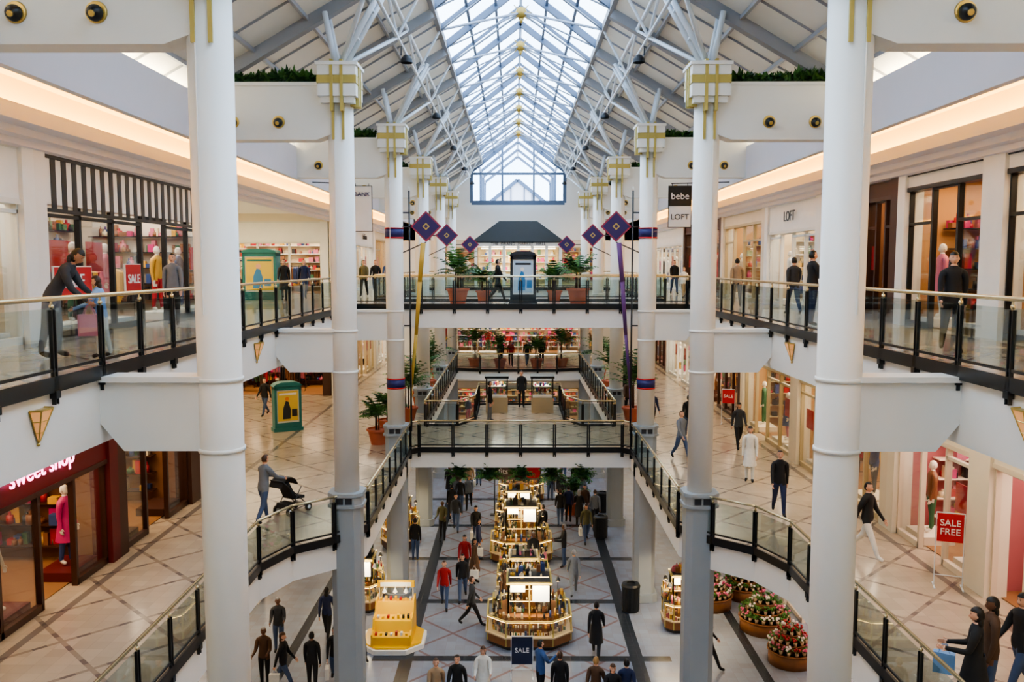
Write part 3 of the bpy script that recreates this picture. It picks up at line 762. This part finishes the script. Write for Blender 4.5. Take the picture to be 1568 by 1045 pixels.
# ---------------------------------------------------------------- plants
def frond(b,p,a,e,L,m,w=.05,n=7,leafl=.24):
    p=Vector(p); d=Vector((math.cos(a)*math.cos(e),math.sin(a)*math.cos(e),math.sin(e))); st=L/n
    for i in range(n):
        q=p+d*st; b.cyl(p,q,.008,.007,4,m,caps=False)
        sd=Vector((-math.sin(a),math.cos(a),0)); ll=leafl*(1-abs(i/n-.4))
        if i>0:
            for s in (-1,1):
                t=q+(sd*s*.9+d*.5-Vector((0,0,.35))).normalized()*ll; k=d*.042
                b.face([q-k,q+k,t+k*.3,t-k*.3],m)
        p=q; d=(d-Vector((0,0,.16))).normalized()
def palm(x,y,z,h=1.7,n=22,pr=.42,ph=.6,name='potted_palm',pm=None):
    b=MB(); b.lathe((x,y,z),[(pr*.68,0),(pr*.95,ph*.85),(pr*1.08,ph*.86),(pr*1.08,ph),(pr*.92,ph),(pr*.9,ph*.9),(0,ph*.9)],16,0)
    for k in range(3):
        q=(x+R.uniform(-.1,.1),y+R.uniform(-.1,.1)); top=z+ph+(h-ph)*R.uniform(.35,.6); b.cyl((q[0],q[1],z+ph*.85),(q[0],q[1],top),.03,.02,7,3)
        for i in range(n//2): frond(b,(q[0],q[1],top-.1),R.uniform(0,6.28),R.uniform(.5,1.4),R.uniform(.6,1.0)*h*.5,R.choice((1,2)))
    return b.obj(name,[pm or TERRA,LEAF,LEAF2,WOOD],fix=False)
for x in (-2.4,2.2): palm(x,32.6,L3,2.1)
for x in (-1.5,1.4): palm(x,34.7,L3,1.6,pr=.3,ph=.45)
for s in (-1,1):
    for y in (36.8,41.5,45.6,51): palm(4.9*s,y,L2,2.8,n=28,pr=.42)
    palm(2.9*s,56.4,L2,3.2,n=28); palm(1.2*s,56,L2,2.4)
palm(-5.4,31.9,L2,1.9); palm(-5.3,33.8,L2,1.7); palm(2.6,40.6,L1,1.9); 
def hanging(x,y,z0,z):
    b=MB(); b.lathe((x,y,z),[(.05,-.2),(.2,-.08),(.24,.02),(.2,.02),(0,0)],12,0)
    for k in range(3):
        a=k*2.09; b.cyl((x+.22*math.cos(a),y+.22*math.sin(a),z+.02),(x,y,z0),.006,.006,4,0)
    for i in range(54): frond(b,(x,y,z),R.uniform(0,6.28),R.uniform(-.1,1.3),R.uniform(.3,.58),R.choice((1,2)),n=5,leafl=.14)
    b.obj('hanging_fern',[WOOD,LEAF,LEAF2],fix=False)
for x in (-2.35,-1.15,0,1.15,2.3): hanging(x,31.15,4.6,4.25)
for x in (-3.0,-1.5,1.5,3.0): hanging(x,54.2,9.8,8.9)

# ---------------------------------------------------------------- signs & banners
SKY=M('poster_blue',(.25,.5,.7),.4); YEL=M('poster_yellow',(.85,.74,.35),.4); PUR=M('banner_purple',(.22,.16,.38),.6); ORG=M('poster_orange',(.85,.5,.2),.4)
for s in (-1,1):
    for cy,r,xo in ((30,.54,3.3),(39,.52,3.3),(57,.60,3.2)):
        b=MB(); x=xo*s; y=cy-.25; z=13.42
        b.prism([(x-r,z),(x,z-r),(x+r,z),(x,z+r)],'y',y-.02,y+.02,1)
        q=r*.86; b.prism([(x-q,z),(x,z-q),(x+q,z),(x,z+q)],'y',y-.028,y+.028,0)
        q=r*.24; b.prism([(x-q,z),(x,z-q),(x+q,z),(x,z+q)],'y',y-.034,y+.034,2); q=r*.13; b.prism([(x-q,z),(x,z-q),(x+q,z),(x,z+q)],'y',y-.04,y+.04,0)
        b.cyl((x,y,z),(4.2*s,cy,z),.03,.03,8,3); b.cyl((x,y,z-r),(4.15*s,cy,z-.9),.02,.02,6,3)
        b.obj('diamond_banner',[PUR,M('banner_crimson',(.62,.2,.3),.6),GOLDP,DARK])
    b=MB(); b.cyl((3.95*s,30.3,6.1),(3.95*s,30.3,14.7),.035,.03,8,0); b.cyl((3.95*s,30.3,14.7),(3.95*s,30.3,14.85),.04,.01,8,1)
    b.box(*sorted((3.95*s,4.3*s)),30.28,30.32,9.9,9.95,0); b.box(*sorted((3.95*s,4.3*s)),30.28,30.32,13.9,13.95,0); b.obj('flag_pole',[DARK,WHITE])
    b=MB(); pts=[(3.4*s,29.7,12.85),(3.55*s,29.85,11.5),(3.75*s,30.3,9.6),(4.0*s,30.8,7.6),(4.05*s,30.9,6.3)]; rd=[.09,.08,.065,.045,.03]
    for i in range(4): b.cyl(pts[i],pts[i+1],rd[i],rd[i+1],10,0,sx=.5)
    b.obj('streamer',[M('ribbon_gold',(.78,.66,.30),.5) if s<0 else M('ribbon_purple',(.40,.25,.50),.5)])
def blade(x,y,z0,z1,w,tp):
    b=MB(); zm=(z0+z1)/2
    b.box(x-w/2,x+w/2,y-.04,y+.04,z0,z1,0)
    b.box(x-w/2-.02,x+w/2+.02,y-.03,y+.03,z0-.02,z1+.02,2)
    if tp: b.box(x-w/2,x+w/2,y-.05,y+.05,zm+.02,z1,1)
    for q in (-w*.35,w*.35): b.cyl((x+q,y,z1),(x+q,y,15.1),.012,.012,6,2)
    b.cyl((x-w*.4,y,15.1),(7.8*(1 if x>0 else -1),y,15.15),.02,.02,6,2)
    o=b.obj('hanging_sign',[WSIG,BLACK,DARK]); return o
o=blade(5.92,32,13.5,15.0,.82,True); text('bebe',(5.92,31.94,14.63),(90,0,0),.35,WSIG,o); text('LOFT',(5.92,31.95,13.86),(90,0,0),.29,BLACK,o)
o=blade(-5.9,32,13.35,15.0,.7,False); text('BANK',(-5.9,31.95,14.7),(90,0,0),.22,BLUE,o)
def poster(name,x,y,z,w,h,rot,txt,m,sz=.3):
    b=MB(); b.box(-w/2,w/2,-.02,.02,-h/2,h/2,0); b.box(-w/2-.02,w/2+.02,-.015,.025,-h/2-.02,h/2+.02,1)
    o=b.obj(name,[m,WHITE]); o.location=(x,y,z); o.rotation_euler=(0,0,math.radians(rot))
    text(txt,(0,-.03,0),(90,0,0),sz,WSIG,o); return o
poster('sale_poster',-9.40,17.6,11.75,1.5,.6,90,'SALE',SALE,.4); poster('sale_poster',-9.40,20.4,11.75,.8,.7,90,'SALE',SALE,.3)
def standsign(x,y,z,rot,h,w,ph,txt,m,sz):
    b=MB()
    for q in (-w/2-.02,w/2+.02): b.cyl((q,0,0),(q,0,h),.012,.012,6,1); b.box(q-.015,q+.015,-.2,.2,0,.02,1)
    b.cyl((-w/2-.02,0,h),(w/2+.02,0,h),.012,.012,6,1); b.cyl((-w/2-.02,0,.25),(w/2+.02,0,.25),.01,.01,6,1)
    b.box(-w/2,w/2,-.012,.012,h-ph,h-.02,0)
    o=b.obj('sale_sign_stand',[m,STEELW]); o.location=(x,y,z); o.rotation_euler=(0,0,math.radians(rot))
    text(txt,(0,-.02,h-ph/2),(90,0,0),sz,WSIG,o)
standsign(8.95,17.4,L2,-20,1.6,.5,.62,'SALE\nFREE',SALE,.19); standsign(8.9,36,L2,-20,1.5,.5,.6,'SALE',SALE,.19)
standsign(0,24.0,L1,0,1.25,.6,.85,'SALE',M('sign_navy',(.15,.18,.28),.4),.2)
def adkiosk(x,y,z,rot,w,h,m,posters,name='advertising_kiosk'):
    b=MB()
    b.box(-w/2-.05,w/2+.05,-.3,.3,0,.15,0); b.box(-w/2,w/2,-.25,.25,.15,.35,0)
    for q in (-w/2,w/2-.1): b.box(q,q+.1,-.25,.25,.35,h-.1,0)
    b.box(-w/2,w/2,-.25,.25,h-.25,h-.1,0)
    b.prism([(-w/2-.04,h-.1),(w/2+.04,h-.1),(w/2-.05,h),(w/4,h+.07),(-w/4,h+.07),(-w/2+.05,h)],'y',-.29,.29,0)
    b.box(-w/2+.1,w/2-.1,-.2,.2,.35,h-.25,1)
    for sg in (-1,1):
        q=.205*sg; y0,y1=sorted((q,q+.012*sg))
        b.box(-w/2+.14,w/2-.14,y0,y1,.42,h-.3,2); y0,y1=sorted((q,q+.018*sg))
        b.prism([(-w*.2,.5),(w*.08,.5),(w*.1,h*.45),(w*.02,h*.62),(-w*.08,h*.64),(-w*.18,h*.48)],'y',y0,y1,3); b.cyl((-w*.03,y0,h*.68),(-w*.03,y1,h*.68),w*.075,w*.075,14,4)
        b.box(w*.14,w*.34,y0,y1,.6,.9,3); b.box(-w/2+.2,w/2-.2,y0,y1,h-.46,h-.38,5)
    o=b.obj(name,[m]+[WHITE]+posters); o.location=(x,y,z); o.rotation_euler=(0,0,math.radians(rot)); return o
adkiosk(-11.0,36.3,L3,-8,1.5,2.1,TEAL,[YEL,SKY,SK[0],TEAL]); adkiosk(-9.6,34.6,L2,28,1.1,1.95,TEAL,[YEL,DARK,ORG,WHITE])
adkiosk(.1,33.2,L3,0,1.0,1.95,DARK,[M('poster_pale',(.75,.82,.88),.4),SKY,WHITE,DARK])

# ---------------------------------------------------------------- kiosks on the ground floor
TRIM=M('kiosk_trim',(.78,.70,.56),.4,.1); PANEL=M('lightbox_white',(.95,.95,.92),.5,emit=1.6)
def kiosk(x,y,hw=1.3,hd=1.3,h=2.4,name='retail_kiosk',base=WOODL,en=40,pal=None,boxes=True):
    b=MB(); pal=pal or [5,7,8,9,10,10,11,11,8,5,13]
    P=octa(x,y,hw-.06,hd-.06,.55)
    b.prism(octa(x,y,hw-.12,hd-.12,.55),'z',0,.12,16); b.prism(P,'z',.12,.40,0); b.prism(octa(x,y,hw,hd,.55),'z',.40,.44,1)
    b.prism(octa(x,y,hw-.42,hd-.42,.55),'z',.44,.94,0)
    for i in range(8):
        a=Vector(P[i]+(0,)); c=Vector(P[(i+1)%8]+(0,)); k=max(1,int((c-a).length/.55)); Zv=Vector((0,0,1))
        for j in range(k): q=a+(c-a)*(j/k); b.box(q.x-.02,q.x+.02,q.y-.02,q.y+.02,.14,.96,15)
        b.bar(a+Zv*.69,c+Zv*.69,.012,.50,2); b.bar(a+Zv*.95,c+Zv*.95,.05,.035,15)
        ctr=Vector((x,y,0)); ai=a+(ctr-a)*.14; ci=c+(ctr-c)*.14
        b.bar(a+Zv*.92,c+Zv*.92,.03,.02,3)
        b.hexa([a+Zv*.955,c+Zv*.955,c+(ctr-c)*.3+Zv*.955,a+(ctr-a)*.3+Zv*.955,a+Zv*.967,c+Zv*.967,c+(ctr-c)*.3+Zv*.967,a+(ctr-a)*.3+Zv*.967],2)
        L=(ci-ai).length; kk=int(L/.075)
        for zz in (.44,.68):
            if zz>.5: b.bar(ai+Zv*.67,ci+Zv*.67,.2,.01,2)
            for j in range(kk):
                q=ai+(ci-ai)*((j+.5)/kk); w_=R.uniform(.015,.04); hh_=R.uniform(.05,.19); m=R.choice(pal); b.box(q.x-w_,q.x+w_,q.y-w_,q.y+w_,zz,zz+hh_,m)
        for j in range(kk//3):
            q=ai+(ci-ai)*((j+.5)/(kk//3 or 1)); q=q+(ctr-q)*.08; hh_=R.uniform(.06,.3); w_=R.uniform(.02,.06); b.cyl((q.x,q.y,.967),(q.x,q.y,.967+hh_),w_,w_*.6,7,R.choice(pal))
    cw=hw*.48; cd=hd*.48
    b.box(x-cw*.3,x+cw*.3,y-cd*.3,y+cd*.3,.94,h-.1,0)
    nl=int((h-1.1)/.40); levels=[1.0+.40*i for i in range(nl+1)]
    for zz in levels:
        b.box(x-cw,x+cw,y-cd,y+cd,zz-.012,zz,2); b.box(x-cw+.05,x+cw-.05,y-cd+.04,y-cd+.06,zz+.35,zz+.362,3)
        for yy in (y-cd*.8,y+cd*.8): goods(b,x-cw*.92,x+cw*.92,yy-cd*.12,yy+cd*.12,zz,18,ms=pal,hs=(.05,.27),ws=(.015,.045))
        for xx in (x-cw*.8,x+cw*.8): goods(b,xx-.06,xx+.06,y-cd*.7,y+cd*.7,zz,12,ms=pal,hs=(.05,.27),ws=(.015,.045))
    for q in (-1,1):
        b.box(x-cw,x+cw,y+q*cd-.006,y+q*cd+.006,1.0,h-.06,2)
        b.box(x+q*cw-.006,x+q*cw+.006,y-cd,y+cd,1.0,h-.06,2)
        for r_ in (-1,0,1):
            b.box(x+r_*cw-.022,x+r_*cw+.022,y+q*cd-.022,y+q*cd+.022,.96,h,15)
            b.box(x+q*cw-.022,x+q*cw+.022,y+r_*cd-.022,y+r_*cd+.022,.96,h,15)
    b.box(x-cw-.06,x+cw+.06,y-cd-.06,y+cd+.06,h-.07,h,15); b.box(x-cw,x+cw,y-cd,y+cd,h,h+.02,16)
    goods(b,x-cw*.8,x+cw*.8,y-cd*.8,y+cd*.8,h+.02,16,ms=pal,hs=(.08,.3),ws=(.03,.1))
    if boxes: b.box(x+cw*.15,x+cw*.95,y-cd-.05,y-cd-.025,h-.62,h-.1,17); b.box(x-cw*.9,x-cw*.2,y-cd-.05,y-cd-.025,h-.30,h-.08,17)
    for sx in (-1,1):
        for sy in (-1,1):
            px=x+sx*hw*.7; py=y+sy*hd*.62
            b.cyl((px,py,.96),(px,py,1.6),.012,.012,6,16); b.lathe((px,py,1.55),[(.09,0),(.03,.13),(.01,.14)],10,16); b.sph((px,py,1.55),.045,3,8,5)
        q=x+sx*hw*.74
        b.box(q-.15,q+.15,y-.25,y+.25,.97,1.0,16); b.box(q-.15,q+.15,y-.25,y+.25,1.32,1.35,15)
        for a_ in (-.14,.14):
            for c_ in (-.24,.24): b.box(q+a_-.01,q+a_+.01,y+c_-.01,y+c_+.01,1.0,1.32,15)
        goods(b,q-.1,q+.1,y-.2,y+.2,1.0,10,ms=pal,ws=(.015,.04)); goods(b,q-.1,q+.1,y-.2,y+.2,1.35,7,ms=pal,ws=(.02,.05))
    b.obj(name,[base,TRIM,SGLASS,EMW]+GCOL+[EMC,GOLDP,DARK,PANEL])
    for sy in (-1,1): area('kiosk_lamp',(x,y+sy*(cd+.3),h+.05),1.4,.3,en,(1,.78,.48))
kiosk(.25,26.9,1.4,1.25,2.0); kiosk(.1,30.5,1.0,.95,1.5,pal=[9,7,5,6,10,8,11],base=WOOD,boxes=False,en=20); kiosk(0.05,34.4,1.3,1.15,2.3,en=50)
kiosk(-.05,38.6,1.1,1.0,1.8,base=WOOD,en=30); kiosk(.1,43.5,1.2,1.2,2.0); kiosk(0,50,1.2,1.2,2.0)
kiosk(-5.2,36.3,.8,1.3,1.9,pal=[4,8,8,11,10],base=WOOD); kiosk(5.3,27.5,.6,.6,1.9,pal=[6,8,5,11]); kiosk(-5.6,29.5,.7,1.0,1.8,pal=[4,8,9,5,10])
b=MB()
for q in (-1.1,1.1): b.cyl((q,0,-1.75),(q,0,.8),.03,.03,8,0); b.box(q-.2,q+.2,-.2,.2,-1.75,-1.71,0)
b.box(-1.15,1.15,-.02,.02,0,.8,1); b.box(.3,1.1,-.03,-.02,.08,.72,2)
o=b.obj('promotional_banner',[DARK,M('banner_taupe',(.42,.36,.36),.5),SALE]); o.location=(-.1,40.4,1.75); text('fits all.',(-.4,-.03,.4),(90,0,0),.4,WSIG,o)
YP=M('yellow_plastic',(.93,.72,.08),.35)
b=MB(); x,y=-4.1,26.4
b.prism(octa(x,y,1.0,1.0,.5),'z',0,.14,1); b.prism(octa(x,y,.92,.92,.5),'z',.14,.2,0)
b.prism([(y-.75,.2),(y+.7,.2),(y+.7,1.15),(y+.3,1.2),(y+.1,.85),(y-.3,.8),(y-.45,.5),(y-.75,.46)],'x',x-.62,x+.62,0)
for q in (-.62,.58): b.prism([(y-.8,.2),(y+.75,.2),(y+.75,1.3),(y+.25,1.3),(y+.05,.95),(y-.35,.9),(y-.5,.6),(y-.8,.55)],'x',x+q,x+q+.05,0)
for q,z0 in ((-.6,.48),(-.1,.83),(.5,1.18)):
    for k in range(7): px=x-.48+k*.16; b.box(px-.035,px+.035,y+q-.06,y+q+.06,z0,z0+R.uniform(.05,.12),R.choice((0,2,8,4,0)))
for q in (-.55,.55): b.cyl((x+q,y+.6,1.15),(x+q,y+.6,1.75),.02,.02,6,1)
b.box(x-.6,x+.6,y+.5,y+.62,1.6,1.8,0); b.box(x-.5,x+.5,y+.49,y+.5,1.63,1.77,1)
for q in (-.35,0,.35): b.lathe((x+q,y+.35,1.5),[(.08,0),(.03,.1),(.01,.11)],10,1); b.sph((x+q,y+.35,1.5),.04,6,8,5); b.cyl((x+q,y+.35,1.6),(x+q,y+.52,1.7),.01,.01,6,1)
b.obj('candy_stand',[YP,WHITE,GCOL[0],GCOL[3],GCOL[9],GCOL[5],EMW,SGLASS,DARK,TRIM]); area('counter_lamp',(x,y,2.1),.8,.8,14,(1,.85,.55))
PET=M('petal_pink',(.92,.42,.60),.6); PETW=M('petal_white',(.95,.90,.88),.6)
def flowertable(x,y,r,cols,name='flower_display'):
    b=MB()
    for rr2,z0,z1 in ((r,0,.45),(r*.72,.45,.7),(r*.42,.7,.95)):
        b.cyl((x,y,z0),(x,y,z1),rr2*.94,rr2*.94,20,0); b.cyl((x,y,z1-.04),(x,y,z1),rr2,rr2,20,0)
        n=int(rr2*24)
        for k in range(n):
            a=6.283*k/n; px,py=x+rr2*.85*math.cos(a),y+rr2*.85*math.sin(a); b.cyl((px,py,z1),(px,py,z1+.1),.045,.06,8,1)
            fm=3+R.randrange(len(cols))
            for q in range(5): 
                bx,by,bz=px+R.uniform(-.08,.08),py+R.uniform(-.08,.08),z1+.15+R.uniform(0,.12); b.cyl((px,py,z1+.08),(bx,by,bz),.006,.006,4,2); b.sph((bx,by,bz),.038,fm,6,5)
            for q in range(9): a2=R.uniform(0,6.28); b.face([(px,py,z1+.1),(px+.16*math.cos(a2),py+.16*math.sin(a2),z1+.2),(px+.14*math.cos(a2+.5),py+.14*math.sin(a2+.5),z1+.17)],2)
    b.obj(name,[WOODL,M('basket_cream',(.80,.70,.58),.7),LEAF]+cols)
flowertable(8.1,27.4,.85,[PETW,PET,LEAF,PETW,LEAF]); flowertable(6.7,29.4,.85,[PET,PET,PETW,LEAF])
flowertable(8.2,30.2,.75,[PETW,LEAF,LEAF,PET]); flowertable(8.2,25.0,.7,[GCOL[0],PET,PETW,GCOL[2]])
def bin_(x,y,z):
    b=MB(); b.lathe((x,y,z),[(.27,0),(.30,.03),(.30,.85),(.33,.86),(.33,.92),(.30,.98),(.16,1.0),(.15,.95),(0,.95)],20,0)
    for k in range(16): a=k*math.pi/8; b.box(x+.3*math.cos(a)-.01,x+.3*math.cos(a)+.01,y+.3*math.sin(a)-.01,y+.3*math.sin(a)+.01,z+.06,z+.82,0)
    b.obj('trash_bin',[BLACK])
bin_(3.85,28.9,0); bin_(4.1,41,0); bin_(3.6,37.0,0)
for x in (-1.05,1.05):
    b=MB(); y=39.2; z=L2
    b.box(x-.5,x+.5,y-.5,y+.5,z,z+.9,1); b.box(x-.45,x+.45,y-.45,y+.45,z+.9,z+1.6,1); b.box(x-.5,x+.5,y-.5,y+.5,z,z+.7,14); b.box(x-.55,x+.55,y-.55,y+.55,z+1.6,z+1.7,0)
    for a in (-.5,.46):
        for c in (-.5,.46): b.box(x+a,x+a+.04,y+c,y+c+.04,z+.7,z+1.6,0)
    b.box(x-.4,x+.4,y-.4,y+.4,z+1.2,z+1.22,2); goods(b,x-.36,x+.36,y-.36,y+.36,z+.91,14,ms=range(3,13),hs=(.06,.2),ws=(.03,.06)); goods(b,x-.36,x+.36,y-.36,y+.36,z+1.22,14,ms=range(3,13),hs=(.06,.2),ws=(.03,.06))
    b.box(x-.3,x+.3,y-.3,y+.3,z+1.57,z+1.59,13); b.obj('display_case',[BLACK,SGLASS,WHITE]+GCOL+[EMC,TRIM])
b=MB()
for s in (-1,1):
    x=.24*s
    b.cyl((x,-.55,1.0),(x,.35,.18),.014,.014,8,0); b.cyl((x,-.3,.15),(x,.12,.75),.014,.014,8,0); b.cyl((x,-.3,.15),(x,.35,.18),.012,.012,8,0)
    for yy,rw in ((-.32,.13),(.38,.11)):
        for q in (-.03,.03): b.cyl((x+q*.5-.012,yy,rw),(x+q*.5+.012,yy,rw),rw,rw,16,0); 
        b.cyl((x-.03,yy,rw),(x+.03,yy,rw),rw*.5,rw*.5,12,2)
b.cyl((-.24,-.55,1.0),(.24,-.55,1.0),.018,.018,8,0)
b.prism([(-.12,.42),(.28,.38),(.28,.46),(-.05,.5),(-.3,.95),(-.36,.92)],'x',-.2,.2,1)
for k in range(5):
    a0=math.radians(20+k*28); a1=math.radians(20+(k+1)*28)
    b.hexa([(-.23,-.3+.38*math.cos(a0)*.9,.7+.38*math.sin(a0)),(.23,-.3+.38*math.cos(a0)*.9,.7+.38*math.sin(a0)),(.23,-.3+.36*math.cos(a0)*.9,.7+.36*math.sin(a0)),(-.23,-.3+.36*math.cos(a0)*.9,.7+.36*math.sin(a0)),
            (-.23,-.3+.38*math.cos(a1)*.9,.7+.38*math.sin(a1)),(.23,-.3+.38*math.cos(a1)*.9,.7+.38*math.sin(a1)),(.23,-.3+.36*math.cos(a1)*.9,.7+.36*math.sin(a1)),(-.23,-.3+.36*math.cos(a1)*.9,.7+.36*math.sin(a1))],1)
b.box(-.18,.18,-.4,-.1,.2,.34,1); b.box(-.2,.2,.3,.42,.16,.2,0)
o=b.obj('baby_stroller',[BLACK,CL['black'],STEELW]); o.location=(-6.34,22.82,L2); o.rotation_euler=(0,0,math.radians(-30))

# ---------------------------------------------------------------- world, camera
w=bpy.data.worlds.new('overcast_sky'); scene.world=w; w.use_nodes=True; nt=w.node_tree
bg=nt.nodes['Background']; tc=nt.nodes.new('ShaderNodeTexCoord'); nz=nt.nodes.new('ShaderNodeTexNoise'); nz.inputs['Scale'].default_value=3.5; nz.inputs['Detail'].default_value=5
cr=nt.nodes.new('ShaderNodeMapRange'); cr.inputs['From Min'].default_value=.38; cr.inputs['From Max'].default_value=.62
nt.links.new(tc.outputs['Generated'],nz.inputs['Vector']); nt.links.new(nz.outputs['Fac'],cr.inputs['Value']); mx=nt.nodes.new('ShaderNodeMix'); mx.data_type='RGBA'
mx.inputs['A'].default_value=(.55,.74,1,1); mx.inputs['B'].default_value=(1,1,.98,1)
nt.links.new(cr.outputs['Result'],mx.inputs['Factor']); nt.links.new(mx.outputs['Result'],bg.inputs['Color']); bg.inputs['Strength'].default_value=7.4
try: scene.view_settings.look='AgX - Medium High Contrast'
except Exception: pass

cd=bpy.data.cameras.new('camera'); cam=bpy.data.objects.new('camera',cd); COL.objects.link(cam)
cam.location=(-.2,-.22,12.1); cam.rotation_euler=(math.radians(90-5.1),0,math.radians(.22)); cd.sensor_width=36; cd.lens=30.1; cd.clip_end=300; cd.clip_start=.05
scene.camera=cam
